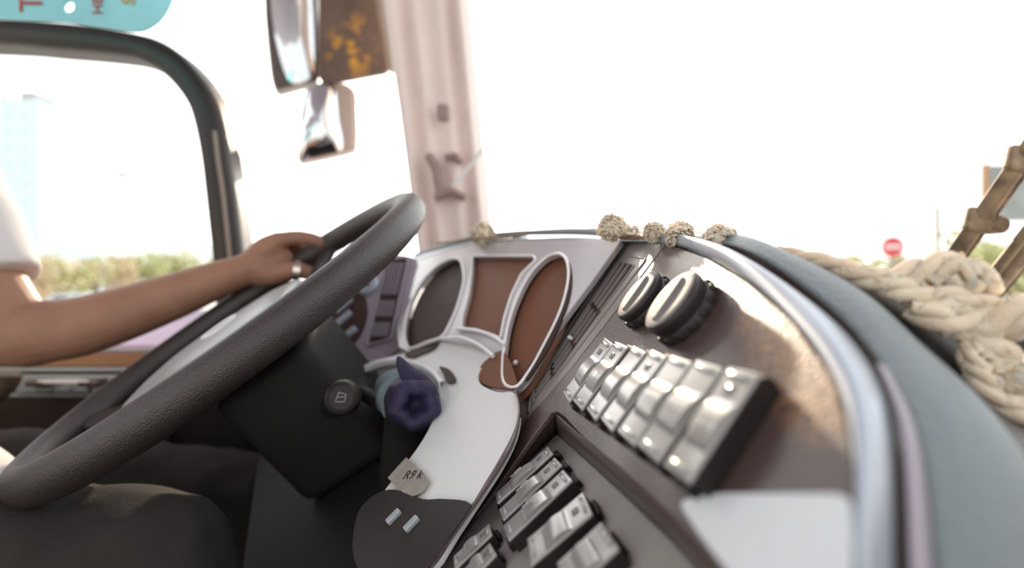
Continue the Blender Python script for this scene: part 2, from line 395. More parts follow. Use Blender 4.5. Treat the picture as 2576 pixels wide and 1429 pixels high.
# --- rocker switches
def rocker(plane, base, sdir, L, W, Hh, parent, window=True, icon=None, seed=0):
    """base = bottom corner point on plane (world). built on frame: x=along sdir, y=row dir (towards camera), z=normal"""
    x = sdir.normalized(); z = plane.n; y = z.cross(x)          # y towards the camera
    mt = Matrix(((x.x,y.x,z.x,base.x),(x.y,y.y,z.y,base.y),(x.z,y.z,z.z,base.z),(0,0,0,1)))
    bm = bmesh.new()
    # cap profile along x (length) with a raised grip arch in the middle
    box_bm(bm, mt @ Matrix.Translation((L/2, W/2, Hh-.0009)), L, W, .0018, .0008, 3)
    o = link('rocker_switch', bm_me(bm, 'rocker'), 'rocker', parent); sharp(o, 60, True)
    bm = bmesh.new()
    box_bm(bm, mt @ Matrix.Translation((L/2, W/2, (Hh-.0018)/2)), L*.985, W*.98, Hh-.0018, .0004)
    for k in (-.045, 1.02): box_bm(bm, mt @ Matrix.Translation((L*(k+.012), W*.6, .0015)), L*.06, W*.62, .006, .0006)
    link('switch_base', bm_me(bm, 'rbase'), 'rockside', o, smooth=False)  # dark sides carry shade in their colour; same plastic as the cap
    # grip arch: narrower raised bridge
    bm = bmesh.new(); n = 12; vs = []
    w0, w1 = W*.03, W*.80
    for i in range(n+1):
        t = i/n; xx = L*(.26+.44*t); zz = Hh+.0024*math.sin(math.pi*t)**.6+.0001
        vs.append([bm.verts.new(mt @ V((xx, w0, zz))), bm.verts.new(mt @ V((xx, w1, zz))), bm.verts.new(mt @ V((xx, w1, Hh-.001))), bm.verts.new(mt @ V((xx, w0, Hh-.001)))])
    for a, b in zip(vs, vs[1:]):
        for k in range(4): bm.faces.new((a[k], b[k], b[(k+1) % 4], a[(k+1) % 4]))
    bm.faces.new(vs[0]); bm.faces.new(vs[-1][::-1])
    g = link('grip', bm_me(bm, 'grip'), 'rocker', o); sharp(g, 40)
    # dark finger scoop beside the grip
    bm = bmesh.new(); c0 = []
    for i in range(n+1):
        t = i/n; xx = L*(.29+.38*t); ww = W*.15*math.sin(math.pi*t)
        c0.append((bm.verts.new(mt @ V((xx, w1+.0004, Hh+.0002))), bm.verts.new(mt @ V((xx, w1+.0006+ww, Hh+.0002))),
                   bm.verts.new(mt @ V((xx, w1+.0004, Hh-.0004))), bm.verts.new(mt @ V((xx, w1+.0006+ww, Hh-.0004)))))
    for a, b in zip(c0, c0[1:]):
        bm.faces.new((a[0], b[0], b[1], a[1])); bm.faces.new((a[2], a[3], b[3], b[2])); bm.faces.new((a[1], b[1], b[3], a[3])); bm.faces.new((a[0], a[2], b[2], b[0]))
    link('finger_scoop', bm_me(bm, 'scoop'), 'rockside', o, smooth=False)
    for xx in (.07, .93):
        bm = bmesh.new(); box_bm(bm, mt @ Matrix.Translation((L*xx, W*.5, Hh+.0004)), .0022, W*.62, .0016, .0006, 2)
        link('end_ridge', bm_me(bm, 'ridge'), 'rocker', o)
    if window:
        bm = bmesh.new(); box_bm(bm, mt @ Matrix.Translation((L*.80, W*.5, Hh+.0001)), .0042, W*.22, .0008, .0002, 1)
        w = link('indicator_window', bm_me(bm, 'win'), 'lens', o)
    if icon:
        bm = bmesh.new()
        for (ix, iy, sx, sy) in icon:
            box_bm(bm, mt @ Matrix.Translation((L*(.45+ix), W*(.38+iy), Hh+.0045)), sx, sy, .0004)
        link('icon', bm_me(bm, 'icon'), 'icon', o, smooth=False)
    return o
rk = [((1413,991),(1432,1008),(1516,854),(1547,859)), ((1439,1011),(1462,1028),(1545,861),(1582,869)), ((1471,1033),(1498,1052),(1589,873),(1628,881)),
      ((1506,1055),(1540,1082),(1638,881),(1677,893)), ((1550,1087),(1594,1119),(1687,893),(1743,908)), ((1601,1119),(1653,1163),(1753,905),(1819,923)),
      ((1665,1172),(1731,1214),(1834,920),(1908,940))]
HS = .011; PT = PI_.off(HS)
def rock4(pl, Hh, q, **kw):
    pt = pl.off(Hh); bl, br, tl, tr = [pt.hit(*k) for k in q]
    d = ((tl-bl)+(tr-br))/2; Lw = d.length; y = pl.n.cross(d.normalized())
    W = (abs((br-bl).dot(y))+abs((tr-tl).dot(y)))/2
    c = (bl+br+tl+tr)/4; base = c-d/2-y*W/2-pl.n*Hh
    return rocker(pl, base, d, Lw, W, Hh, dash, **kw)
sw_icon = [(0.02,0,.006,.0006),(0.02,.16,.006,.0006),(.075,.08,.0006,.003),(-.035,.08,.0006,.003),(-.08,.08,.003,.0006)]
for i, q in enumerate(rk): rock4(PI_, HS, q, window=(i in (0,1,3,6)), icon=sw_icon if i in (1,6) else None)

# --- recessed lower switch panel
p2_out = [(1400,1092),(1455,1140),(1560,1235),(1700,1370),(1900,1600),(1500,1900),(1100,1700),(1060,1500),(1130,1400),(1245,1255),(1330,1160)]
curve_plate('lower_panel', [rounded(uvs(P2, p2_out), .003, 3)], P2, .003, 'sw2', dash, bevel=.0006)
# wall between upper edge and recess
rimpx = [(1168,1318),(1250,1212),(1330,1098),(1395,1036),(1470,1104),(1560,1179),(1690,1299),(1815,1440)]
inn = [(1120,1420),(1240,1262),(1328,1162),(1400,1092),(1450,1135),(1556,1232),(1690,1358),(1860,1560)]
for nm, a, b in (('recess_wall', 0, 4), ('recess_wall', 3, 8)):
    la = [PI_.off(-.002).hit(*q) for q in rimpx[a:b]]; lb = [P2.hit(*q) for q in inn[a:b]]
    loft(nm, [la, lb], 'dash', dash, n=4, thick=.001)
H2 = .010
rl = [((1244,1242),(1250,1267),(1377,1122),(1392,1139)), ((1255,1280),(1264,1311),(1397,1149),(1412,1168)), ((1266,1322),(1276,1361),(1417,1179),(1439,1207)),
      ((1316,1372),(1342,1405),(1455,1237),(1502,1292)), ((1390,1430),(1440,1480),(1506,1312),(1562,1378)), ((1136,1404),(1146,1428),(1226,1318),(1240,1342)), ((1160,1440),(1170,1470),(1233,1360),(1246,1398))]
for i, q in enumerate(rl): rock4(P2, H2, q, window=i not in (4,), icon=sw_icon if i < 3 else None)

# --- knobs
for (cx, cy, rr, hh, zz) in ((1599,738,.0200,.013,0), (1682,752,.0205,.0150,0)):
    pt = PI_.off(hh); c = pt.hit(cx, cy); o = c-PI_.n*hh
    mt = frame_of(o, PI_.n, PI_.u)
    kn = lathe('rotary_knob', mt, [(rr*1.0,0),(rr*1.0,.004),(rr*.93,.006),(rr*.97,hh*.6),(rr*1.0,hh*.78),(rr*.985,hh*.9),(rr*.93,hh*.97)], 'knob', dash, 48)
    lathe('knob_cap', mt @ Matrix.Translation((0,0,hh*.93)), [(rr*.92,0),(rr*.92,hh*.05),(rr*.82,hh*.09),(rr*.5,hh*.06),(rr*.1,hh*.05)], 'knobtop', kn, 48)
    box('pointer_ridge', mt @ Matrix.Translation((0,0,hh*.99)) @ Matrix.Rotation(math.pi/2, 4, 'Z'), rr*1.45, rr*.30, .003, 'knobtop', kn, .0018)
    bm = bmesh.new()
    for k in range(14):
        t = 2*math.pi*k/14; box_bm(bm, mt @ Matrix.Translation((rr*1.0*math.cos(t), rr*1.0*math.sin(t), .003)) @ Matrix.Rotation(t, 4, 'Z'), .0022, .005, .005, .001)
    link('skirt', bm_me(bm, 'skirt'), 'knob', kn)

# ================================================================== INSTRUMENT CLUSTER (part of the dash shell but a unit of its own)
clu = thing('instrument_cluster', KA.hit(1240,980), 'hooded instrument cluster with two dark round dials and a square screen behind the wheel', 'instrument cluster')
out_px = [(1045,655),(1120,628),(1200,612),(1300,603),(1400,601),(1500,602),(1562,606),(1480,720),(1400,826),(1330,928),(1296,985),(1250,985),(1205,962),(1210,925),(1250,897),(1180,868),(1110,856),(1036,890),(1003,874),(998,830),(1016,745),(1034,690)]
def ell(pl, a, b, ratio_pts): pass
dialL = [(1160,657),(1168,690),(1166,720),(1152,770),(1133,815),(1112,848),(1075,862),(1034,877),(1022,862),(1018,835),(1024,795),(1040,750),(1064,708),(1095,675),(1125,656),(1145,651)]
dialR = [(1410,640),(1425,652),(1432,680),(1430,715),(1418,765),(1398,815),(1370,870),(1340,925),(1305,972),(1280,974),(1268,958),(1266,925),(1270,875),(1282,810),(1305,745),(1335,690),(1368,655),(1390,643)]
scr = [(1190,645),(1344,645),(1349,655),(1313,690),(1287,745),(1270,800),(1260,852),(1240,843),(1200,830),(1162,828),(1164,800),(1180,740),(1187,690)]
dL = smoothloop(uvs(KA, dialL), 4); dR = smoothloop(uvs(KA, dialR), 4); sc_ = rounded(uvs(KA, scr), .004, 4)
body = curve_plate('housing', [smoothloop(uvs(KA, out_px[:0]) or uvs(KA, out_px), 1), dL, dR, sc_], KA, .006, 'hood', clu, bevel=.0009)
def big(loop, k):
    cx = sum(p[0] for p in loop)/len(loop); cy = sum(p[1] for p in loop)/len(loop)
    return [((p[0]-cx)*k+cx, (p[1]-cy)*k+cy) for p in loop]
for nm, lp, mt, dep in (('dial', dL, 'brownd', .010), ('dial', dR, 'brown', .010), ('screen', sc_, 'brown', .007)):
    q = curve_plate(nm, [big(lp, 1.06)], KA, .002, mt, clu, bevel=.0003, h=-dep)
    rim_loop('bezel', lp, KA, .0018 if nm == 'dial' else .0014, 'ring', q, .001)
# shelf arcs under the screen
arc1 = [KA.off(.006).hit(*q) for q in ((1112,852),(1160,850),(1205,868),(1240,896))]
tube('lower_bezel', cr(arc1, 6), .0022, 'ring', clu, 8)
arc2 = [KA.off(.003).hit(*q) for q in ((1150,826),(1200,832),(1240,846),(1270,868))]
tube('lower_bezel', cr(arc2, 6), .0022, 'ring', clu, 8)
arc3 = [KA.off(.004).hit(*q) for q in ((1036,880),(1075,864),(1112,850))]
tube('lower_bezel', cr(arc3, 6), .0015, 'ring', clu, 8)
# backing so nothing shows through
curve_plate('back_cover', [uvs(KA, [(1060,660),(1300,612),(1540,615),(1300,975),(1100,850),(1030,860)])], KA.off(-.03), .003, 'black', clu)
# warning lamp on right dial
q = KA.off(-.008).hit(1298,914); lathe('pointer_cap', frame_of(q, KA.n), [(.0028,0),(.0028,.002),(.001,.003)], 'ring', clu, 12)
# smoked wing recess under the right dial
wr = [(1266,885),(1230,905),(1208,930),(1203,955),(1225,972),(1262,980),(1300,978),(1292,930)]
curve_plate('recess_plate', [smoothloop(uvs(KA, wr), 4)], KA, .003, 'brown', clu, bevel=.0004, h=.002)
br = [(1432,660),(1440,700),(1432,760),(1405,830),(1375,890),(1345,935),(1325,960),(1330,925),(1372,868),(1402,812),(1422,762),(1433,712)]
curve_plate('dial_shadow', [smoothloop(uvs(KA, br), 3)], KA, .002, 'brownd', clu, bevel=.0003, h=.0015)  # brown wedge: the dial's depth shadow put into colour

# ================================================================== panel left of the cluster
lft_px = [(1046,652),(1040,690),(1025,750),(1008,830),(1008,872),(960,905),(895,925),(850,930),(790,900),(820,760),(900,665),(960,650),(1000,640)]
lp = curve_plate('side_panel', [smoothloop(uvs(RHO, lft_px), 3)], RHO, .006, 'hoodl', dash, bevel=.001)
gv = [(975,655),(1030,650),(1010,740),(985,855),(925,872),(950,770)]
gg = curve_plate('vent_grille', [rounded(uvs(RHO, gv), .006)], RHO, .003, 'brownd', dash, h=.002)
rim_loop('grille_frame', rounded(uvs(RHO, gv), .006), RHO, .0022, 'hoodl', gg, .0025)
bm = bmesh.new()
for k in range(5):
    s = .2+.15*k
    for (ya, yb) in ((665,745),(760,800),(815,850)):
        def X(y): return (975+(925-975)*(y-655)/215, 1030+(985-1030)*(y-650)/205)
        xa = X(ya); xb = X(yb); a = RHO.w(*RHO.uv(xa[0]+(xa[1]-xa[0])*s, ya), .004); b = RHO.w(*RHO.uv(xb[0]+(xb[1]-xb[0])*s, yb), .004)
        d = b-a; box_bm(bm, frame_of((a+b)/2, RHO.n, d), d.length, .0018, .004, .0004)
link('slat', bm_me(bm, 'lslats'), 'hoodl', gg, smooth=False)
for (x, y, r) in ((932,722,.020),(945,790,.0)):
    if r:
        mt = frame_of(RHO.hit(x, y), RHO.n)
        k = lathe('headlamp_dial', mt, [(r,0),(r,.006),(r*.86,.010),(r*.4,.011)], 'trim', dash, 32)
        lathe('dial_hub', mt, [(r*.3,.009),(r*.3,.014),(r*.2,.015)], 'black', k, 16)
for k, (x, y) in enumerate(((868,770),(866,805),(878,845))):
    q = RHO.hit(x, y); box('push_button', frame_of(q, RHO.n, RHO.hit(x+30, y-26)-q), .034, .013, .014, 'trim', dash, .003)
curve_plate('button_recess', [smoothloop(uvs(RHO, [(830,790),(850,745),(900,720),(925,770),(915,830),(880,875),(845,860)]), 4)], RHO, .002, 'brownd', dash, h=.001)

# ================================================================== lower console
lo_px = [(830,960),(885,930),(950,905),(1036,884),(1110,858),(1180,870),(1246,900),(1208,930),(1205,962),(1250,985),(1296,988),(1306,1040),(1296,1100),(1262,1170),(1210,1250),(1150,1340),(1080,1440),(960,1480),(900,1400),(905,1310),(950,1255),(1000,1190),(1040,1140),(1075,1085),(1098,1030),(1103,990),(1085,957),(1045,932),(995,922),(945,928),(905,944),(880,968),(850,985)]
loc_ = curve_plate('lower_console', [smoothloop(uvs(LA, lo_px), 3)], LA, .004, 'lower', dash, bevel=.0008)
lip = [LA.off(.002).hit(*q) for q in ((890,945),(930,918),(985,906),(1040,910),(1090,930),(1120,960))]
lip2 = [LA.off(.004).hit(*q) for q in ((890,955),(935,930),(985,919),(1040,926),(1085,948),(1108,985))]
loft('column_lip', [lip, [(a+b)/2+LA.n*.006 for a, b in zip(lip, lip2)], lip2], 'white', dash, thick=.001)
# notch by the lip
curve_plate('notch', [smoothloop(uvs(LA, [(1108,925),(1135,935),(1150,962),(1128,966),(1118,945)]), 4)], LA, .001, 'brownd', dash, h=.0022, bevel=.0002)
# shelf left below dial, its shadow put into the dark brown
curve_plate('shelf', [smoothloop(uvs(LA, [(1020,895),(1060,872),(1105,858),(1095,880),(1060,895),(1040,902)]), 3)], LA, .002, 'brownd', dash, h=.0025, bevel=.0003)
# well behind the hole
wl = LA.off(-.07)
curve_plate('column_well', [uvs(wl, [(700,800),(1140,900),(1180,1060),(1060,1250),(950,1500),(600,1500)])], wl, .003, 'black', dash)
# side band between lower console and the wing
A1 = [LA.off(.003).hit(*q) for q in ((1298,985),(1308,1035),(1296,1105),(1262,1172),(1205,1258),(1130,1365),(1050,1480))]
A2 = [PI_.off(-.001).hit(*q) for q in ((1322,985),(1330,1035),(1318,1080),(1275,1160),(1215,1262),(1145,1375),(1070,1490))]
loft('side_band', [A1, [(a+b)/2+V((-.004,-.004,.004)) for a, b in zip(A1, A2)], A2], 'dash', dash, thick=.001)
# dark fuse panel, enlarged so its colour also gives the console's dim lower end
curve_plate('fuse_tray_and_shade', [smoothloop(uvs(LA, [(905,1300),(950,1250),(1000,1238),(1070,1262),(1120,1262),(1190,1275),(1150,1342),(1075,1445),(960,1485),(895,1410)]), 4)], LA, .003, 'dark', dash, h=.0035)
for x, y in ((990,1300),(1035,1318)): box('fuse', frame_of(LA.off(.005).hit(x, y), LA.n, LA.u), .006, .012, .004, 'wallpale', dash, .001)
# dash lower body down to the floor
wbox('knee_bolster', -.02, .30, .22, 1.05, 1.12, 1.50, 'black', dash, .02)

# paper label stuck on the console
pp = [(1022,1150),(1045,1172),(1068,1195),(1080,1212),(1062,1238),(1030,1252),(1018,1243),(996,1222),(975,1202),(998,1176)]
lab = curve_plate('tape_label', [uvs(LA.off(.0035), pp)], LA.off(.0035), .0006, 'paper', None, bevel=.0001)
tag(lab, 'torn grey paper tape label with faint handwriting on the pale console below the wheel', 'label')
me = text_mesh('R9 k', .012, LA.off(.0037).mat(*LA.off(.0037).uv(1040,1195), 0) @ Matrix.Rotation(math.radians(205), 4, 'Z'), .0001)
link('handwriting', me, 'dark', lab)

# ================================================================== STEERING WHEEL
WC = V((-.317,.606,H-.040)); wn = V((-.65,-.41,1)).normalized()
e1 = wn.cross(V((0,1,0))).normalized(); e2 = wn.cross(e1).normalized()
WM = Matrix(((e1.x,e2.x,wn.x,WC.x),(e1.y,e2.y,wn.y,WC.y),(e1.z,e2.z,wn.z,WC.z),(0,0,0,1)))
whl = thing('steering_wheel', WC-wn*.08, 'large black leather-rimmed bus steering wheel tilted across the left half of the picture', 'steering wheel')
bm = bmesh.new(); R0 = .235; n, sg = 160, 20; rg = []
for i in range(n):
    a = 2*math.pi*i/n
    ring = []
    for k in range(sg):
        b = 2*math.pi*k/sg
        rx = .0175*math.cos(b); rz = .0185*math.sin(b)
        if math.sin(b) < -.2 and math.cos(b) < .3: rz += .0025*abs(math.sin(a*30))      # finger grooves underneath
        ring.append(bm.verts.new(WM @ V(((R0+rx)*math.cos(a), (R0+rx)*math.sin(a), rz))))
    rg.append(ring)
for i in range(n):
    a, b = rg[i], rg[(i+1) % n]
    for k in range(sg): bm.faces.new((a[k], a[(k+1) % sg], b[(k+1) % sg], b[k]))
link('rim', bm_me(bm, 'rim'), 'leather', whl)
# hub
PW = Plane(WC, wn, e1); PW.u = e1.copy(); PW.v = e2.copy()
hubloop = [(.125,.0),(.118,.06),(.075,.10),(0,.11),(-.07,.10),(-.108,.06),(-.115,0),(-.108,-.06),(-.07,-.10),(0,-.11),(.075,-.10),(.118,-.06)]
hl = smoothloop([(a+.035, b) for a, b in hubloop], 5)
hb = curve_plate('hub', [hl], PW, .03, 'spoke', whl, bevel=.006, h=-.012)
bm = bmesh.new(); prev = None
for k, (s, hh) in enumerate(((.93,-.012),(.93,-.008),(.88,-.002),(.7,.003),(.4,.006),(.12,.007))):
    cur = [bm.verts.new(PW.w((u-.035)*s+.035, v*s, hh)) for u, v in hl]
    if prev:
        for i in range(len(cur)): bm.faces.new((prev[i], prev[(i+1) % len(cur)], cur[(i+1) % len(cur)], cur[i]))
    prev = cur
bm.faces.new(prev)
link('horn_pad', bm_me(bm, 'horn'), 'hub', hb)
rim_loop('badge_ring', [(.03+.022*math.cos(t*.2618), .022*math.sin(t*.2618)) for t in range(24)], PW, .0016, 'ring', hb, .007)
for sgn in (1, -1):
    for s1, w in ((.05, .017), (-.055, .017)):
        pts = [PW.w(s1+.02, sgn*.07, -.026), PW.w(s1*1.25+.02, sgn*.13, -.024), PW.w(s1*1.5+.015, sgn*.19, -.012), PW.w(s1*1.6+.01, sgn*.222, -.002)]
        tube('spoke', cr(pts, 5), w, 'spoke', whl, 14, .45, up=wn)
for s1 in (.125, -.085):
    sg_ = 1 if s1 > 0 else -1
    pts = [PW.w(s1, 0, -.026), PW.w(s1+sg_*.04, 0, -.022), PW.w(sg_*.205, 0, -.010), PW.w(sg_*.225, 0, -.004)]
    tube('spoke', cr(pts, 5), .02, 'spoke', whl, 14, .4, up=wn)

# ================================================================== STEERING COLUMN
col = thing('steering_column', WC-wn*.55, 'black steering column shroud under the wheel with a control stalk', 'steering column')
bm = bmesh.new()
cm = frame_of(WC-wn*.135, -wn, e2)
box_bm(bm, cm, .150, .125, .17, .018, 4)
link('shroud', bm_me(bm, 'shroud'), 'column', col)
tube('boot', [WC-wn*t for t in (.03,.08,.2,.3,.42,.6)], [.05,.06,.062,.058,.062,.085], 'column', col, 28)
st0 = WC-wn*.155; q = P(858,1000,.50)
sk = tube('control_stalk', [st0, st0*.5+q*.5, q+V((-.01,.045,-.01)), q+V((-.004,.012,-.003))], [.016,.014,.0165,.0165], 'column', col, 24)
dv = (V((0,0,H))-q).normalized()
sm = frame_of(q, V((.1,-1,.12)), V((1,0,0)))
lathe('stalk_cap', sm, [(.0165,-.014),(.017,-.004),(.0155,0),(.0125,.0015),(.012,.0005)], 'dark', sk, 28)
bm = bmesh.new()
for a, b in (((-.005,-.004),(.004,-.004)),((-.005,-.004),(-.002,.005)),((-.002,.005),(.005,.003)),((.004,-.004),(.005,.003)),((-.004,0),(.004,.001))):
    A = sm @ V((*a,.0012)); B = sm @ V((*b,.0012)); tube_bm(bm, [A, B], .0004, 6)
link('icon', bm_me(bm, 'wipericon'), 'icon', sk)
# second stalk left of the rag
tube('indicator_stalk', cr([WC-wn*.16+e1*-.02, P(900,985,.60), P(948,1012,.55)], 4), [.008]*8+[.006], 'black', col, 12)

# rag rolled around the lever
lev = thing('gear_selector', P(1035,1200,.56), 'dark round lever behind the wheel, wrapped in cloth at its tip', 'lever')
lp_ = cr([P(1000,1330,.62), P(1015,1180,.57), P(1030,1060,.54), P(1035,1010,.50)], 5)
tube('shaft', lp_, .026, 'column', lev, 20)
rag = thing('cloth', P(1035,1000,.50), 'crumpled grey-blue and navy cloth wrapped around the lever beside the steering column', 'cloth')
def ragbody(name, m, a, b, r0, r1, amp, seed, hollow=False):
    bm = bmesh.new(); n, sg = 26, 48; rings = []; d = b-a; mt = frame_of(a, d)
    for i in range(n+1):
        t = i/n; ring = []
        for k in range(sg):
            th = 2*math.pi*k/sg; r = (r0+(r1-r0)*t)*(1+.04*math.sin(t*9+seed))
            if t > .86: r *= math.sqrt(max(0, 1-((t-.86)/.14)**2*.55))
            if t < .1: r *= .8+2*t
            p = V((math.cos(th), math.sin(th), t*3+seed)); r += amp*noise.noise(p*2.2)+amp*.6*math.sin(th*5+t*6+seed)*(.4+t)
            ring.append(bm.verts.new(mt @ V((r*math.cos(th), r*math.sin(th), d.length*t))))
        rings.append(ring)
    for x, y in zip(rings, rings[1:]):
        for k in range(sg): bm.faces.new((x[k], x[(k+1) % sg], y[(k+1) % sg], y[k]))
    # folded-in mouth
    last = rings[-1]
    for f, dz in ((.72, -.004), (.5, -.016), (.2, -.02)):
        cen = b+d.normalized()*dz; cur = [bm.verts.new(cen+(v.co-b)*f*.9) for v in rings[-1]]
        for k in range(sg): bm.faces.new((last[k], last[(k+1) % sg], cur[(k+1) % sg], cur[k]))
        last = cur
    bm.faces.new(last); bm.faces.new(rings[0][::-1])
    return link(name, bm_me(bm, name), m, rag)
ragbody('inner_layer', 'rag1', P(1000,985,.57), P(1020,1005,.515), .026, .025, .0015, 1.)
ragbody('outer_layer', 'rag2', P(1028,1004,.535), P(1048,1020,.465), .0265, .0235, .0022, 4.)
bm = bmesh.new()   # pointed flap
fl = [[P(1000,895,.50), P(1003,896,.50), P(1006,897,.50)], [P(998,915,.50), P(1012,915,.497), P(1022,912,.50)], [P(1003,940,.497), P(1025,935,.49), P(1045,930,.50)], [P(1015,965,.49), P(1045,958,.485), P(1078,948,.49)], [P(1030,980,.485), P(1060,975,.48), P(1100,975,.485)]]
vs = [[bm.verts.new(p) for p in r] for r in fl]
for a, b in zip(vs, vs[1:]):
    for k in range(2): bm.faces.new((a[k], a[k+1], b[k+1], b[k]))
o = link('flap', bm_me(bm, 'flap'), 'rag2', rag); s = o.modifiers.new('s', 'SOLIDIFY'); s.thickness = .003; s = o.modifiers.new('b', 'SUBSURF'); s.levels = s.render_levels = 3

# ================================================================== PERSON
per = thing('person', V((-.78,.62,1.12)), 'seated driver in white short-sleeved shirt and dark trousers, left hand gripping the steering wheel', 'person')
bm = bmesh.new()
k_ = .80/F
arm = [(-190,420,.74,80),(-120,560,.73,84),(-55,690,.72,86),(5,790,.715,84),(48,845,.715,84),(110,835,.72,84),(200,822,.735,80),(315,788,.755,72),(430,748,.77,62),(525,712,.785,52),(600,686,.795,44),(650,668,.80,42)]
pts = [P(x, y, Y) for x, y, Y, r in arm]; rad = [r*Y/F for x, y, Y, r in arm]
limb_bm(bm, cr(pts, 3), [rad[i//3]*(1-(i % 3)/3)+rad[min(i//3+1, len(rad)-1)]*((i % 3)/3) for i in range(3*(len(rad)-1)+1)], 20, .95)
# palm: tubes from the wrist to the knuckles
wr_ = P(640,668,.80)
kn = [P(700,604,.797), P(702,608,.822), P(700,618,.845), P(694,632,.866)]
for i, q in enumerate(kn):
    w0 = wr_+V((0,.004*i,-.002*i)); limb_bm(bm, cr([w0, (w0+q)/2+V((0,0,.004)), q], 3), [.026,.0245,.023,.0215,.019,.016,.0135][:7], 14)
def finger(pts, r0, r1): 
    c = cr(pts, 4); n = len(c); limb_bm(bm, c, [r0+(r1-r0)*i/(n-1) for i in range(n)], 14)
finger([kn[0], P(745,598,.797), P(785,602,.80), P(812,612,.806)], .0125, .0095)            # index lies along the top of the rim
finger([kn[1], P(738,606,.835), P(765,625,.856), P(768,655,.862), P(758,675,.855)], .0115, .0085)
finger([kn[2], P(730,618,.862), P(750,648,.874), P(742,680,.865), P(732,690,.850)], .0112, .0082)
finger([kn[3], P(714,640,.880), P(722,668,.884), P(712,690,.868)], .0105, .0078)
finger([P(655,692,.80), P(690,690,.79), P(735,680,.783), P(775,686,.79), P(806,700,.795)], .0185, .0095)   # thumb
limb_bm(bm, [P(650,680,.80), P(680,680,.798), P(706,676,.800)], [.024,.025,.018], 14)      # ball of the thumb
limb_bm(bm, [P(690,625,.80), P(722,650,.808)], [.016,.011], 12)                              # web
body = link('body', remesh(bm, .0028, 'body', 5), 'skin', per)
# ring on the thumb
ra = P(735,680,.783); rb = P(775,686,.79); rp = P(748,681,.785)
mt = frame_of(rp, (rb-ra))
lathe('finger_ring', mt, [(.0143,-.005),(.0155,-.005),(.0155,.005),(.0143,.005)], 'silver', per, 32)
# sleeve + shirt torso
bm = bmesh.new()
slv = [(-260,300,.74,150),(-190,420,.74,138),(-110,560,.728,128),(-58,650,.72,116),(-22,712,.718,110)]
pts = [P(x, y, Y) for x, y, Y, r in slv]; rad = [r*Y/F for x, y, Y, r in slv]
c = cr(pts, 4); rr = [rad[i//4]*(1-(i % 4)/4)+rad[min(i//4+1, 4)]*((i % 4)/4) for i in range(17)]
rr[-1] *= .99; tube_bm(bm, c, rr, 32, .95)
limb_bm(bm, [V((-1.0,.60,1.68)), V((-1.02,.60,1.85)), V((-1.04,.60,2.05)), V((-1.02,.60,2.2))], [.16,.165,.19,.15], 28, .8, up=V((0,1,0)))
limb_bm(bm, [P(-260,330,.74), V((-1.02,.55,2.25)), V((-1.0,.42,2.2))], [.085,.10,.085], 20)
me = remesh(bm, .006, 'shirt', 4)
nrm = [V(v.normal) for v in me.vertices]
for v, nn in zip(me.vertices, nrm):
    v.co += nn*.004*noise.noise(V(v.co)*14)
link('shirt', me, 'shirt', per)
# shirt hem lying on the lap
tube('shirt_hem', cr([P(-150,1170,.60), P(-70,1195,.57), P(-10,1215,.55), P(12,1222,.55)], 3), [.05,.05,.045,.04,.035,.032,.03,.026,.022,.015], 'shirt', per, 14, .5)
# trousers
bm = bmesh.new()
def leg(h, k, f, r0, r1, r2):
    c = cr([h, h*.5+k*.5+V((0,0,.006)), k], 6); n = len(c)
    limb_bm(bm, c, [r0+(r1-r0)*i/(n-1) for i in range(n)], 24)
    c = cr([k, k*.5+f*.5+V((.01,0,0)), f], 6); limb_bm(bm, c, [r1*.97+(r2-r1)*i/(n-1) for i in range(n)], 20)
hipR = V((-.93,.46,1.62)); kneeR = V((-.335,.47,1.632)); leg(hipR, kneeR, V((-.18,.50,1.19)), .092, .078, .055)
hipL = V((-.93,.70,1.62)); kneeL = V((-.45,.84,1.55)); leg(hipL, kneeL, V((-.36,.86,1.19)), .09, .072, .055)
limb_bm(bm, [V((-.95,.42,1.63)), V((-.95,.74,1.63))], [.11,.11], 20)
me = remesh(bm, .006, 'trousers', 4)
nrm = [V(v.normal) for v in me.vertices]
for v, nn in zip(me.vertices, nrm):
    c = V(v.co); v.co += nn*(.007*noise.noise(V((c.x*9, c.y*14, c.z*12)))+.005*noise.noise(c*26))
link('trousers', me, 'trouser', per)
for f in (V((-.13,.50,1.155)), V((-.31,.86,1.155))):
    bm = bmesh.new(); limb_bm(bm, [f+V((-.08,0,-.0)), f+V((.0,0,.005)), f+V((.10,0,-.012))], [.036,.04,.034], 16, .8); link('shoe', bm_me(bm, 'shoe'), 'black', per)

# driver seat
st = thing('driver_seat', V((-.95,.6,1.1)), 'brown patterned driver seat at the left edge under the elbow', 'seat')
wbox('cushion', -1.25, -.5, .34, .86, 1.42, 1.535, 'seat', st, .03)
bx = frame_of(V((-1.28,.6,1.85)), V((1,0,-.15)), V((0,1,0))); box('backrest', bx, .5, .75, .12, 'seat', st, .04)
wbox('pedestal', -1.1, -.7, .45, .75, 1.1, 1.42, 'black', st, .01)
tube('armrest', cr([P(-60,1010,.86), P(-10,985,.86), P(15,960,.86), P(22,940,.86)], 4), .018, 'seat', st, 14)

# ================================================================== SETTING
def struct(name, me_o): me_o['kind'] = 'structure'; me_o.name = name; return me_o
struct('floor', wbox('floor', -2.2, .55, -.9, 1.2, 1.04, 1.10, 'floor'))
struct('ceiling', wbox('ceiling', -2.2, .25, -.9, 1.3, 3.1, 3.16, 'hoodl'))
struct('ground', wbox('ground', -60, 160, -30, 260, -.1, 0, 'asphalt'))
wl_ = struct('wall_left', wbox('wall_left', -2.2, .02, 1.08, 1.16, .5, 1.83, 'wall'))
struct('wall_front', wbox('wall_front', .36, .46, -.9, 1.0, .5, 1.74, 'wall'))
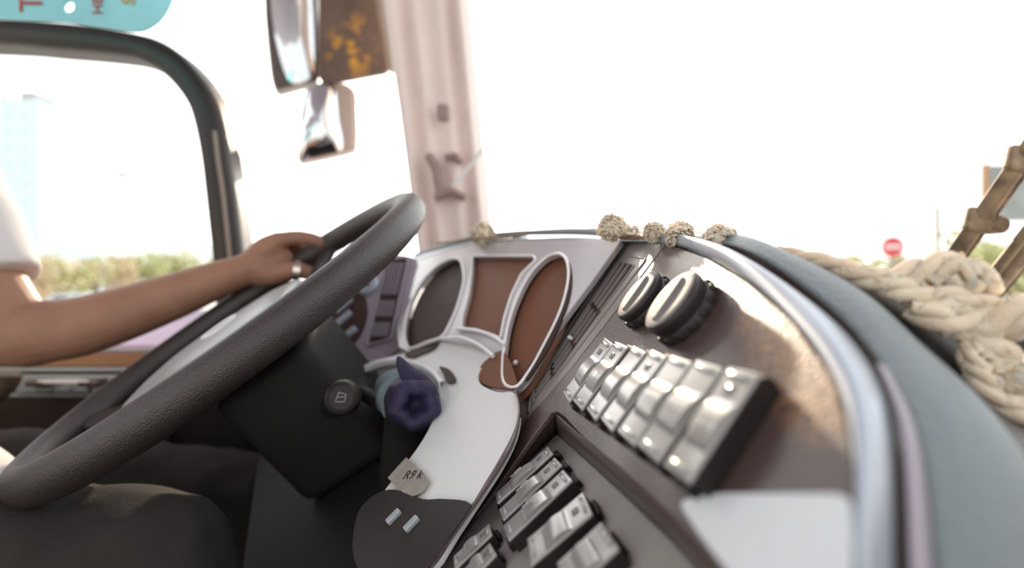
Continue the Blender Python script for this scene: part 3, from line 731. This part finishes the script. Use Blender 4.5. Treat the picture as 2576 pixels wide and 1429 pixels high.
# windscreen pane
def pane(name, base, top, th=.004):
    L = [cr([V(q) for q in base], 8), cr([V(q) for q in top], 8)]; bm = bmesh.new()
    vs = [[bm.verts.new(p) for p in l] for l in L]
    for k in range(len(vs[0])-1): bm.faces.new((vs[0][k], vs[0][k+1], vs[1][k+1], vs[1][k]))
    o = link(name, bm_me(bm, name), 'glass'); o['kind'] = 'structure'; return o
pane('window_1', [(.0,1.16,1.80),(.16,1.09,1.79),(.36,.85,1.78),(.46,.5,1.77),(.49,.1,1.76),(.50,-.5,1.76),(.50,-.9,1.76)],
     [(-.12,1.16,3.1),(.03,1.09,3.1),(.22,.85,3.1),(.30,.5,3.1),(.33,.1,3.1),(.34,-.5,3.1),(.34,-.9,3.1)])
# driver's side window: frame of black tube
def sub(o, name, parent): o.name = name; return o
w2 = pane('window_2', [(-2.2,1.12,1.82),(-1.2,1.12,1.82),(-.62,1.12,1.82)], [(-2.2,1.12,2.62),(-1.2,1.12,2.62),(-.62,1.12,2.62)])
w3 = pane('window_3', [(-.6,1.15,1.82),(-.3,1.15,1.82),(-.0,1.15,1.82)], [(-.8,1.15,3.1),(-.5,1.15,3.1),(-.2,1.15,3.1)])
YF = 1.0
fo = [(-500,30),(-200,35),(0,42),(120,48),(220,58),(320,75),(385,92),(440,125),(490,180),(525,240),(550,320),(563,400),(575,480),(585,560),(595,650),(604,760),(612,860)]
fi = [(-500,85),(-200,95),(0,103),(100,112),(200,120),(300,132),(350,148),(400,178),(440,220),(470,270),(487,330),(500,400),(507,460),(518,560),(528,655),(536,760),(544,860)]
def frame_solid(name, fo, fi, Y0, Y1, m, parent):
    lo = cr([P(x, y, Y0) for x, y in fo], 4); li = cr([P(x, y, Y0) for x, y in fi], 4); bm = bmesh.new(); rows = []
    for a, b in zip(lo, li):
        d = V((0, Y1-Y0, 0)); e = (b-a)*.12
        rows.append([bm.verts.new(p) for p in (a+d*.2, a+e, b-e, b+d*.2, b+d, a+d)])
    for p, q in zip(rows, rows[1:]):
        for k in range(6): bm.faces.new((p[k], q[k], q[(k+1) % 6], p[(k+1) % 6]))
    bm.faces.new(rows[0]); bm.faces.new(rows[-1][::-1])
    return link(name, bm_me(bm, name), m, parent)
tf = frame_solid('trim_1', fo, fi, YF, YF+.07, 'frame', None); tf['kind'] = 'structure'
tube('seal_strip', cr([P(*q, YF-.003) for q in ((540,330),(548,400),(560,480),(569,560),(578,650),(586,760))], 4), .0038, 'seal', tf, 8)
# A pillar: folded covering
top = [(946,-60),(965,-60),(985,-60),(1010,-60),(1035,-60),(1062,-60),(1100,-60),(1128,-60),(1150,-60),(1172,-60)]
bot = [(1041,640),(1056,640),(1072,640),(1090,640),(1110,640),(1135,640),(1170,640),(1198,640),(1220,640),(1243,640)]
dep = [1.20,1.13,1.125,1.15,1.125,1.14,1.125,1.15,1.12,1.20]
bm = bmesh.new(); rows = []
for t in (-1.2, -.5, 0, .25, .5, .75, 1, 1.3):
    row = []
    for (x0, y0), (x1, y1), Y in zip(top, bot, dep):
        a = P(x0, y0, 1.14); b = P(x1, y1, 1.14); q = a*(1-t)+b*t; q.y = Y+.004*math.sin(t*9+x0*.05); row.append(q)
    row = cr(row, 4); b_ = [V((row[-1].x-.01, 1.28, row[-1].z)), V((row[0].x+.01, 1.28, row[0].z))]
    rows.append([bm.verts.new(p) for p in row+b_])
for a, b in zip(rows, rows[1:]):
    n = len(a)
    for k in range(n): bm.faces.new((a[k], b[k], b[(k+1) % n], a[(k+1) % n]))
bm.faces.new(rows[0]); bm.faces.new(rows[-1][::-1])
pl = link('trim_2', bm_me(bm, 'pillar'), 'pillar'); pl['kind'] = 'structure'

# bracket with a rod on the pillar
bk = thing('bracket', P(1120,500,1.12), 'small pinkish bracket with a thin pale rod fixed low on the window pillar', 'bracket')
bm = bmesh.new(); tube_bm(bm, cr([P(1078,392,1.11), P(1095,420,1.11), P(1105,460,1.11), P(1112,498,1.11)], 3), .017, 12, .6); tube_bm(bm, cr([P(1095,500,1.105), P(1130,482,1.105), P(1170,498,1.105)], 3), .014, 12, .6)
tube_bm(bm, cr([P(1120,398,1.11), P(1145,392,1.11), P(1158,410,1.11)], 3), .012, 12, .6)
link('clamp', bm_me(bm, 'clamp'), 'pillard', bk)
tube('rod', [P(1140,470,1.08), P(1180,420,1.06), P(1216,374,1.04)], .0042, 'white', bk, 10)
cl = box('clip', frame_of(P(1113,283,1.115), V((0,-1,0))), .022, .034, .016, 'pillard', None, .003); tag(cl, 'small pinkish square clip halfway up the window pillar', 'clip')

# side wall console
con = thing('door_console', V((-.9,.98,1.6)), 'low side console with tan stripe and silver handle panel beneath the driver window', 'console')
def cz(y, Y=.96): return H-(y-714.5)/F*Y
wbox('console_body', -1.6, -.5, .97, 1.08, 1.3, cz(870, .97), 'black', con, .004)
def strip(name, x0, x1, y0, y1, m, Y=.96, b=.002, d=.012, **kw): return wbox(name, (x0-1288)/F*Y, (x1-1288)/F*Y, Y, Y+d, cz(y0, Y), cz(y1, Y), m, con, b, **kw)
strip('edge_strip', -300, 470, 876, 886, 'wallpale'); strip('wood_strip', -300, 470, 889, 922, 'tan', label='tan strip'); strip('edge_strip', -300, 420, 925, 936, 'wallpale', .955)
hp = strip('handle_panel', 38, 330, 944, 990, 'wallpale', .95, .003, .02, label='silver panel')
for x in (110, 240): 
    q = wbox('latch', (x-26-1288)/F*.945, (x+26-1288)/F*.945, .925, .95, cz(952,.94), cz(970,.94), 'mhous', hp, .004)
wbox('grab_bar', (110-1288)/F*.94, (240-1288)/F*.94, .925, .935, cz(954,.935), cz(964,.935), 'white', hp, .002)
for k in range(4): wbox('key', (92+k*48-1288)/F*.945, (130+k*48-1288)/F*.945, .94, .95, cz(974,.945), cz(986,.945), 'wallpale', hp, .002)
strip('base_rail', -300, 420, 991, 1000, 'wallpale', .955)
strip('kick_panel', -300, 420, 1002, 1500, 'wall', .955)
# sloping lilac sill
bm = bmesh.new()
q = [V((-1.6,.965,cz(868,.965))), V((-.45,.965,cz(868,.965))), V((-.42,1.08,1.845)), V((-1.6,1.08,1.845))]
a = [bm.verts.new(p) for p in q]; b = [bm.verts.new(p-V((0,0,.02))) for p in q]
bm.faces.new(a); bm.faces.new(b[::-1])
for k in range(4): bm.faces.new((a[k], b[k], b[(k+1) % 4], a[(k+1) % 4]))
link('sill_panel', bm_me(bm, 'sill'), 'lilac', con, smooth=False, label='glossy lilac sill panel')

# teal board top left
TB = Plane(P(200,20,.80), (.05,-1,-.02), (1,0,0))
tb = [(-400,30),(-100,40),(0,46),(80,50),(160,54),(215,62),(270,70),(310,76),(345,78),(372,70),(400,50),(420,22),(432,-10),(436,-60),(430,-200),(-400,-200)]
hol = [(172+14*math.cos(t*.393), 16+14*math.sin(t*.393)) for t in range(16)]
tbo = curve_plate('visor_board', [smoothloop(uvs(TB, tb), 3), uvs(TB, hol)], TB, .006, 'teal', None, bevel=.0012)
tag(tbo, 'teal rounded board with red lettering and a round hole at the top left corner', 'board')
rot = Matrix.Rotation(math.radians(0), 4, 'Z')
def tt(txt, x, y, size, m, ang):
    pl_ = TB.off(.0005); base = P(x, y, pl_.hit(x, y).y-.001)
    me = text_mesh(txt, size, frame_of(base, V((0,-1,0)), V((1,0,0))) @ Matrix.Rotation(math.radians(ang), 4, 'Z')); link('lettering', me, m, tbo, smooth=False)
tt('T', 80, 7, .050, 'redp', 90); tt('HEB', 246, 4, .022, 'redp', 90); tt('S', 324, 3, .028, 'orangep', 80)

# side mirrors outside
mir = thing('side_mirror', P(800,300,1.45), 'large dark-cased exterior side mirror hanging beside the pillar, round mirror below', 'mirror')
MP = Plane(P(740,100,1.42), (.35,-1,0), (1,.35,0))
h1 = [(664,-150),(664,0),(668,70),(676,150),(684,205),(696,222),(716,220),(760,208),(802,198),(804,120),(800,0),(800,-150)]
hs = curve_plate('upper_housing', [smoothloop(uvs(MP, h1), 3)], MP, .07, 'mhous', mir, bevel=.012)
def domed(name, loop, pl, h, bulge, m, parent):
    bm = bmesh.new(); prev = None; cx = sum(p[0] for p in loop)/len(loop); cy = sum(p[1] for p in loop)/len(loop)
    for k in range(8):
        s = 1-k/8.; cur = [bm.verts.new(pl.w(cx+(u-cx)*s, cy+(v-cy)*s, h+bulge*(1-s*s))) for u, v in loop]
        if prev:
            for i in range(len(cur)): bm.faces.new((prev[i], prev[(i+1) % len(cur)], cur[(i+1) % len(cur)], cur[i]))
        prev = cur
    bm.faces.new(prev); return link(name, bm_me(bm, name), m, parent)
g1_ = [(684,-150),(678,-60),(682,20),(692,90),(706,150),(722,195),(740,210),(775,200),(790,170),(788,60),(782,-60),(780,-150)]
domed('mirror_glass', smoothloop(uvs(MP.off(.003), g1_), 4), MP.off(.003), .001, .02, 'mirror', hs)
bp = [(800,-150),(930,-150),(945,0),(962,90),(975,172),(966,182),(870,200),(806,208),(800,190)]
BP = Plane(P(880,100,1.36), (-.1,-1,0), (1,-.1,0))
bpn = curve_plate('tinted_panel', [rounded(uvs(BP, bp), .012, 5)], BP, .02, mat('tinted_brown', (.17,.11,.085), .3, var=.2, vscale=9), mir, bevel=.004, label='brown panel with orange reflections')
for (x, y, r) in ((850,110,.085),(905,100,.09),(870,160,.08),(920,130,.08)): pass
blotch(bpn.data.materials[0], (.75,.36,.05), BP.hit(885,120), .10, 26, .50, .60, (1.2,1,1))  # orange mirror reflections put into the panel colour
bs = [(945,-150),(962,-150),(975,0),(985,100),(990,178),(976,178),(962,90),(948,0)]
curve_plate('edge_strip', [rounded(uvs(BP.off(-.01), bs), .004)], BP.off(-.01), .02, 'pole', mir, bevel=.002)
LM = Plane(P(820,310,1.38), (.25,-1,0), (1,.25,0))
h2 = [(800,205),(850,203),(880,212),(896,235),(900,300),(898,365),(885,378),(830,392),(770,404),(750,404),(744,380),(742,350),(752,300),(765,230),(780,212)]
h2s = curve_plate('lower_housing', [smoothloop(uvs(LM, h2), 3)], LM, .06, mat('mirror_case_pale', (.50,.40,.36), .25, coat=.5), mir, bevel=.015)
g2_ = [(775,232),(800,210),(832,210),(846,235),(852,300),(862,350),(858,378),(820,390),(765,400),(750,392),(746,365),(754,325),(768,290)]
domed('mirror_glass', smoothloop(uvs(LM.off(.004), g2_), 4), LM.off(.004), .001, .03, 'mirror', h2s)
tube('support_arm', [P(835,120,1.45), P(838,190,1.45), P(840,260,1.43)], .018, 'mhous', mir, 14)

# ================================================================== ROPE GARLAND
gar = thing('rope_garland', P(1900,640,.31), 'off-white knotted cotton rope garland with pompoms lying along the dashboard top', 'garland')
def braid(name, pts, r, m, parent, twist=60, strands=3, seg=8, n=10):
    c = cr(pts, n); bm = bmesh.new(); L = 0; acc = [0]
    for a, b in zip(c, c[1:]): L += (b-a).length; acc.append(L)
    for s in range(strands):
        pp = []
        for i, p in enumerate(c):
            t = (c[min(i+1, len(c)-1)]-c[max(i-1, 0)]).normalized(); a = t.cross(V((0,0,1))).normalized(); b = a.cross(t)
            rr = r[0]+(r[1]-r[0])*acc[i]/L; ph = acc[i]*twist+2*math.pi*s/strands
            pp.append(p+(a*math.cos(ph)+b*math.sin(ph))*rr*.6)
        tube_bm(bm, pp, [(r[0]+(r[1]-r[0])*acc[i]/L)*.62 for i in range(len(c))], seg)
        if m == 'yarn':      # yarn ends and loops standing off the strands
            rnd = random.Random(s*31+len(pts))
            for k in range(int(L*220)):
                i = rnd.randrange(1, len(pp)-1); rr = (r[0]+(r[1]-r[0])*acc[i]/L)*.62; t = (pp[i+1]-pp[i-1]).normalized()
                d = t.cross(V((rnd.gauss(0,1), rnd.gauss(0,1), rnd.gauss(0,1)))).normalized(); q = pp[i]+d*rr*.9+t*rr*rnd.uniform(-1,1); w = t.cross(d)*rnd.uniform(-1,1)+t*rnd.uniform(.3,1)
                w = w.normalized()*rr*.45; h = rr*rnd.uniform(.15,.4); tube_bm(bm, [q-w-d*rr*.15, q-w*.6+d*h, q+w*.6+d*h, q+w-d*rr*.15], rr*.09, 5)
    return link(name, bm_me(bm, name), m, parent)
def pom(x, y, Y, r, name='pompom', m='yarn'):
    cen = P(x, y, Y); R = r*Y/F; bm = bmesh.new()
    bmesh.ops.create_icosphere(bm, subdivisions=3, radius=R*.78, matrix=Matrix.Translation(cen))
    for v in bm.verts:
        d = (v.co-cen).normalized(); v.co += d*R*.22*noise.noise(d*4+V((x,y,0))*.1)
    rnd = random.Random(int(x))
    for k in range(130):      # loops of yarn standing out
        d = V((rnd.gauss(0,1), rnd.gauss(0,1), rnd.gauss(0,1))).normalized(); s = d.cross(V((rnd.random(), rnd.random(), rnd.random()))).normalized()
        a = cen+d*R*.72; h = R*rnd.uniform(.22,.36); w = R*.16
        tube_bm(bm, [a-s*w, a-s*w*.8+d*h*.8, a+d*h, a+s*w*.8+d*h*.8, a+s*w], R*.075, 5)
    return link(name, bm_me(bm, name), m, gar)
for a in ((1215,590,.76,31),(1540,573,.49,34),(1645,585,.42,27),(1710,594,.385,36),(1812,609,.333,43)): pom(*a)
def knot(x, y, Y, r, k, seed):
    rnd = random.Random(seed); cen = P(x, y, Y); R = r*Y/F; bm = bmesh.new()
    for j in range(k):
        ax = V((rnd.gauss(0,1), rnd.gauss(0,1), rnd.gauss(0,1))).normalized(); b = ax.cross(V((0,.3,1))).normalized(); c = ax.cross(b)
        pp = [cen+(b*math.cos(t*.5)*R*.8+c*math.sin(t*.5)*R*.55)+ax*R*.25*math.sin(t) for t in range(13)]
        tube_bm(bm, cr(pp, 2), R*.21, 8)
    return link('knot', bm_me(bm, 'knot'), 'yarn', gar)
knot(1565,578,.49,24,4,3); knot(1518,580,.50,20,3,4); knot(1592,580,.48,18,3,5)
braid('twine', [P(1300,592,.70), P(1400,588,.66), P(1500,582,.60)], (.0016,.0042), 'rope', gar, 220)
braid('twine', [P(1560,596,.51), P(1680,604,.42), P(1790,612,.35), P(1890,622,.312), P(1965,636,.295)], (.003,.0025), 'rope', gar, 320)
braid('twine', [P(1100,612,.80), P(1215,600,.73), P(1300,594,.70)], (.0012,.0016), 'rope', gar, 220)
# thick part
main = [P(1950,636,.30), P(2020,652,.287), P(2090,668,.276), P(2150,690,.268), P(2220,712,.262), P(2300,742,.258), P(2380,778,.255), P(2460,838,.25), P(2530,920,.25), P(2600,1030,.25), P(2700,1200,.25)]
braid('thick_braid', main, (.0042,.0095), 'yarn', gar, 150, 3, 10, 8)
braid('thick_braid', [P(2225,705,.262), P(2290,690,.262), P(2370,668,.262), P(2440,690,.258), P(2470,735,.255)], (.0055,.0075), 'yarn', gar, 120, 3, 10, 8)
for a in ((2420,700,.258,55,8,11),(2330,712,.26,36,6,12),(2265,728,.262,26,5,18),(2470,712,.256,34,5,19),(2470,860,.25,40,6,13),(2390,830,.25,28,6,14),(2560,950,.245,50,7,15),(2540,830,.25,40,6,16),(2490,960,.245,26,5,17),(2320,775,.256,24,5,20)): knot(*a)
braid('thick_braid', [P(2290,772,.256), P(2370,808,.25), P(2460,815,.25), P(2560,790,.245), P(2680,800,.24)], (.0055,.009), 'yarn', gar, 110, 3, 10, 8)
braid('thick_braid', [P(2330,742,.256), P(2400,748,.253), P(2490,775,.25), P(2600,800,.25)], (.0045,.006), 'yarn', gar, 130, 3, 10, 8)
braid('thick_braid', [P(2440,850,.25), P(2450,930,.245), P(2500,1000,.245), P(2580,1040,.24)], (.004,.006), 'yarn', gar, 130, 3, 10, 8)
for i in range(9):    # netting loops hanging from it
    x0 = 2400+i*28; y0 = 830+i*38
    tube('loop', cr([P(x0, y0, .25), P(x0+50, y0+15, .247), P(x0+85, y0+70, .245), P(x0+60, y0+125, .246), P(x0+20, y0+80, .248), P(x0+30, y0+30, .25)], 5), .0026, 'yarn', gar, 8)
# dark strip under the garland, added as the shadowed gap beside the pad
loft('gap_shadow', [[P(1900,634,.315), P(2040,690,.285), P(2180,765,.268), P(2330,885,.255), P(2470,1030,.25), P(2600,1240,.25)],
     [P(1905,630,.33), P(2060,665,.305), P(2230,735,.285), P(2420,860,.28), P(2560,1000,.28), P(2700,1200,.28)]], 'gap', gar, thick=.003)

# ================================================================== WIPERS (outside the windscreen)
def wiper(a, b, Y0, Y1, label, r=.012):
    t = thing('wiper_arm', P(*a, Y0), label, 'wiper', 'wiper arms outside the windscreen')
    A = P(*a, Y0); B = P(*b, Y1); d = (B-A)
    u = V((0,-1,0))
    tube('arm', [A+d*k/10 for k in range(11)], r, 'wiper', t, 10, .55, up=u)
    off = (d.cross(u)).normalized()*r*1.35
    tube('blade', [A+d*k/10+off-V((0,-.004,0)) for k in range(11)], r*.35, 'wiper', t, 8)
    return t, A, d
t, A, d = wiper((2330,745),(2640,300), .62, .52, 'brown mottled wiper arm, the upper of the two rising at the right edge', .0105)
for s in (.47, .80):
    q = A+d*s; mt = frame_of(q, V((0,-1,0)), d)
    box('hinge_clip', mt, .026, .030, .012, 'wiper', t, .004)
    sd = d.cross(V((0,1,0))).normalized(); lathe('bolt', frame_of(q-sd*.020, V((0,-1,0))), [(.010,-.008),(.010,.006),(.007,.009)], 'wiper', t, 14)
t, A, d = wiper((2440,800),(2700,480), .60, .52, 'shorter brown wiper arm with double rails, the lower of the two at the right edge', .011)
off = d.cross(V((0,-1,0))).normalized()*.012
tube('rail', [A+d*k/8-off for k in range(9)], .006, 'wiper', t, 8)

# ================================================================== OUTSIDE
# no entry sign
sg = thing('road_sign', V((P(2245,760,13).x, 13, 0)), 'round red no entry sign with a white bar seen through the windscreen', 'road sign')
q = P(2245,621,13); rr = 26/F*13
lathe('sign_disc', frame_of(q, V((-.25,-1,0)), V((1,0,0))), [(rr,0),(rr,.02),(rr*.98,.025)], 'signred', sg, 40)
box('white_bar', frame_of(q+V((-.01,-.035,.0)), V((-.25,-1,0)), V((1,0,0))), rr*1.45, rr*.36, .02, 'signwhite', sg)
tube('post', [V((q.x+.02,13.05,0)), V((q.x+.02,13.05,q.z))], .05, 'pole', sg, 12)
tube('post', [V((q.x+.28,13.1,0)), V((q.x+.28,13.1,q.z-.3))], .05, 'pole', sg, 12)
lpz = thing('lamp_post', V((P(2358,700,22).x, 22, 0)), 'tall thin lamp post rising right of the round red sign', 'lamp post')
x = P(2358,700,22).x; tube('pole', [V((x,22,0)), V((x,22,5.2))], .10, 'pole', lpz, 12); tube('pole', [V((x,22,5.2)), V((x-.05,22,15))], .045, 'pole', lpz, 10)
tube('lamp_head', [V((x-.05,22,15)), V((x-1.2,22,15.3))], .06, 'pole', lpz, 8)
bd = thing('sign_board', V((P(2540,600,11).x, 11, 0)), 'grey rectangular board on a post behind the wiper at the right edge', 'board')
a = P(2483,415,11); b = P(2760,556,11)
wbox('board', a.x, b.x, 11, 11.08, b.z, a.z, 'board', bd, .02); wbox('board_frame', a.x-.04, a.x+.02, 10.97, 11.1, b.z-.03, a.z+.03, 'tan', bd)
for xx in (a.x+1.6, b.x-.3): tube('post', [V((xx,11.15,0)), V((xx,11.15,b.z))], .07, 'pole', bd, 10)
# trees
def tree(x, Y, h, w, m, label, n=1500, low=.25, group=None):
    t = thing('tree' if h > 3.7 else 'bush', V((x, Y, 0)), label, 'tree' if h > 3.7 else 'bush', group or 'trees and bushes along the road'); rnd = random.Random(int(x*7+Y)); bm = bmesh.new()
    blobs = [(rnd.uniform(-.38,.38)*w, rnd.uniform(-.3,.3)*w, h*rnd.uniform(low+.15,.85), w*rnd.uniform(.16,.3)) for _ in range(11)]
    for i in range(n):
        bx_, by_, bz_, br_ = rnd.choice(blobs); d = V((rnd.gauss(0,1), rnd.gauss(0,1), rnd.gauss(0,1))).normalized()*br_*rnd.uniform(.6,1.05)
        c = V((x+bx_, Y+by_, max(.05, bz_+d.z)))+V((d.x, d.y, 0)); s = w*.035*rnd.uniform(.7,1.4)
        a = V((rnd.gauss(0,1), rnd.gauss(0,1), rnd.gauss(0,1))).normalized(); b = a.cross(V((rnd.random(),rnd.random(),rnd.random()+.1))).normalized()
        bm.faces.new([bm.verts.new(c+p) for p in (a*s, b*s*.6, -a*s, -b*s*.6)])
    link('foliage', bm_me(bm, 'fol'), m, t, smooth=False)
    bm = bmesh.new(); tube_bm(bm, [V((x,Y,0)), V((x+.02,Y,h*.3)), V((x,Y,h*.6))], [w*.04,w*.03,w*.015], 10)
    for k in range(4): bx_, by_, bz_, br_ = blobs[k]; tube_bm(bm, [V((x,Y,h*.3)), V((x+bx_*.8, Y+by_*.8, bz_))], [w*.018,w*.008], 6)
    link('trunk', bm_me(bm, 'trk'), 'trunk', t)
trs = [(60,29,3.2,4.6,'leaf2','rust-tinged shrub at the far left below the pale towers'),(150,34.5,3.6,4.8,'leaf','olive bush, second from left in the roadside hedge'),
       (245,40,3.65,4.8,'leaf2','reddish bush in the middle of the roadside hedge'),(330,46,4.3,5.4,'leaf','round green tree right of the reddish hedge bush'),
       (420,52,4.9,5.6,'leaf','yellow-green tree just left of the window frame'),(505,58,5.4,5.8,'leaf','yellow-green tree partly hidden by the black window frame'),(-40,64,4.9,6.,'leaf','olive tree cut by the left picture edge')]
for x, Y, h, w, m, lab_ in trs: tree((x-1288)/F*Y, Y, h, w, m, lab_)
for x, Y, h, w, m, lab_ in ((2135,56,5.6,3.2,'leaf','small slim tree left of the round red sign'),(2200,40,3.9,4.5,'leaf','low green tree just behind the round red sign'),(2325,60,4.9,4.5,'leaf','low tree between the red sign and the lamp post'),(2480,27,4.0,4.5,'leaf','green tree seen between the two wiper arms'),(2570,20,4.1,4.5,'leaf','green tree at the right edge under the grey board')):
    tree((x-1288)/F*Y, Y, h, w, m, lab_)
# towers through the left window, haze put into their pale wall colours
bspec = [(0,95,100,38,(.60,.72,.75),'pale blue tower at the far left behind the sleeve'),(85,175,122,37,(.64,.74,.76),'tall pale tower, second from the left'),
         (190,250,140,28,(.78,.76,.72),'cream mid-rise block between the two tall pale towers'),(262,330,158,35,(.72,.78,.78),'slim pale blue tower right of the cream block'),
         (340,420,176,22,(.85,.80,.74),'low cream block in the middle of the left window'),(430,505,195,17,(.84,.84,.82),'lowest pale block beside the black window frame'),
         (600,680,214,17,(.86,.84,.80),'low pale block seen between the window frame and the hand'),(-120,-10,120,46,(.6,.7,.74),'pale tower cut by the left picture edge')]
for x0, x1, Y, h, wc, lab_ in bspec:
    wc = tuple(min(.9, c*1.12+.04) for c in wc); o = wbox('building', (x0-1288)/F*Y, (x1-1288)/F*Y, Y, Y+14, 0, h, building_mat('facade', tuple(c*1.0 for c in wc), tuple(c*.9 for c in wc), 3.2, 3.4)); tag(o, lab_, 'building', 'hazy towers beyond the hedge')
    bm = bmesh.new(); X0 = (x0-1288)/F*Y; X1 = (x1-1288)/F*Y; box_bm(bm, Matrix.Translation(((X0*.6+X1*.4), Y+5, h+1.2)), (X1-X0)*.4, 5, 2.4); link('roof_house', bm_me(bm, 'rh'), 'kerb', o, smooth=False)
# cars
def car(x, Y, m, label, s=1.):
    t = thing('car', V((x, Y, 0)), label, 'car'); bm = bmesh.new()
    prof = [(-2.1,.35),(-2.15,.75),(-1.5,.92),(-.9,1.42),(.6,1.45),(1.3,.98),(2.05,.85),(2.15,.4)]
    a = [bm.verts.new(V((x+p*s, Y-.8, z*s))) for p, z in prof]; b = [bm.verts.new(V((x+p*s, Y+.8, z*s))) for p, z in prof]
    bm.faces.new(a); bm.faces.new(b[::-1])
    for k in range(8): bm.faces.new((a[k], a[(k+1) % 8], b[(k+1) % 8], b[k]))
    bmesh.ops.bevel(bm, geom=list(bm.edges), offset=.06, segments=2, affect='EDGES'); link('car_body', bm_me(bm, 'cb'), m, t)
    for xx in (-1.3, 1.35): lathe('wheel', frame_of(V((x+xx*s, Y-.84, .32*s)), V((0,-1,0))), [(.32*s,-.1),(.32*s,.1),(.2*s,.12)], 'tyre', t, 20)
    for x0, x1 in ((-.85,-.1),(.0,.75)): wbox('side_window', x+x0*s, x+x1*s, Y-.83, Y-.80, .98*s, 1.32*s, 'carglass', t)
car((215-1288)/F*24.6, 24.6, 'carw', 'pale car parked before the roadside hedge'); car((2600-1288)/F*15, 15, 'carb', 'teal car at the right edge beneath the wiper')
wb = wbox('barrier', -30, 4, 22, 22.15, .55, .8, 'kerb'); [wbox('post', xx, xx+.12, 22.02, 22.12, 0, .56, 'kerb', wb) for xx in range(-28, 4, 4)]; tag(wb, 'long pale roadside guard rail in front of the hedge', 'barrier')

# ================================================================== LIGHT, SKY, CAMERA
w = bpy.data.worlds.new('World'); S.world = w; w.use_nodes = True; nt = w.node_tree; bg = nt.nodes['Background']
tc = nt.nodes.new('ShaderNodeTexCoord'); dp = nt.nodes.new('ShaderNodeVectorMath'); dp.operation = 'DOT_PRODUCT'
dp.inputs[1].default_value = V((-.05,1,.25)).normalized(); nt.links.new(tc.outputs['Generated'], dp.inputs[0])
rp = nt.nodes.new('ShaderNodeValToRGB'); mr = nt.nodes.new('ShaderNodeMapRange'); mr.inputs[1].default_value = -1; mr.inputs[2].default_value = 1
nt.links.new(dp.outputs['Value'], mr.inputs[0]); nt.links.new(mr.outputs[0], rp.inputs[0])
e = rp.color_ramp.elements; e[0].position = 0; e[0].color = (.60,.58,.57,1); e[1].position = 1; e[1].color = (1,.97,.94,1)
x = e.new(.5); x.color = (.75,.77,.79,1); x = e.new(.78); x.color = (.97,.98,1.,1)
def powm(ex, k, col):      # bright ring of sky around the low sun
    m1 = nt.nodes.new('ShaderNodeMath'); m1.operation = 'MAXIMUM'; m1.inputs[1].default_value = 0; nt.links.new(dp.outputs['Value'], m1.inputs[0])
    m2 = nt.nodes.new('ShaderNodeMath'); m2.operation = 'POWER'; m2.inputs[1].default_value = ex; nt.links.new(m1.outputs[0], m2.inputs[0])
    m3 = nt.nodes.new('ShaderNodeVectorMath'); m3.operation = 'SCALE'; m3.inputs[0].default_value = [c*k for c in col]; nt.links.new(m2.outputs[0], m3.inputs['Scale']); return m3
p1 = powm(10, 1.6, (1,.96,.90)); p2 = powm(160, 6, (1,.90,.76))
a1 = nt.nodes.new('ShaderNodeVectorMath'); a1.operation = 'ADD'; nt.links.new(p1.outputs[0], a1.inputs[0]); nt.links.new(p2.outputs[0], a1.inputs[1])
a2 = nt.nodes.new('ShaderNodeVectorMath'); a2.operation = 'ADD'; nt.links.new(a1.outputs[0], a2.inputs[0]); nt.links.new(rp.outputs[0], a2.inputs[1])
nt.links.new(a2.outputs[0], bg.inputs[0]); bg.inputs[1].default_value = 1.3
sl_ = bpy.data.lights.new('Sun', 'SUN'); sl_.energy = 3.5; sl_.angle = math.radians(1.5); sl_.color = (1,.80,.58)
so = bpy.data.objects.new('Sun', sl_); C.objects.link(so); sd = V(((1210-1288)/F, 1, (714-290)/F)).normalized(); so.rotation_euler = sd.to_track_quat('Z', 'Y').to_euler(); so.location = (0, 5, 6)
cam = bpy.data.cameras.new('Camera'); co = bpy.data.objects.new('Camera', cam); C.objects.link(co); S.camera = co
co.location = (0, 0, H); co.rotation_euler = (math.pi/2, 0, 0)
cam.sensor_width = 36; cam.lens = 36*F/2576; cam.clip_start = .005; cam.clip_end = 1000
cam.dof.use_dof = True; cam.dof.focus_distance = .38; cam.dof.aperture_fstop = 2.8
S.view_settings.view_transform = 'Standard'; S.view_settings.look = 'None'; S.view_settings.gamma = 1; S.view_settings.exposure = 0.6
S.cycles.use_denoising = True; S.cycles.max_bounces = 8; S.cycles.transparent_max_bounces = 12; S.cycles.sample_clamp_indirect = 6; S.cycles.caustics_reflective = False; S.cycles.caustics_refractive = False
for o in list(S.objects):
    if '_e' in o: del o['_e']
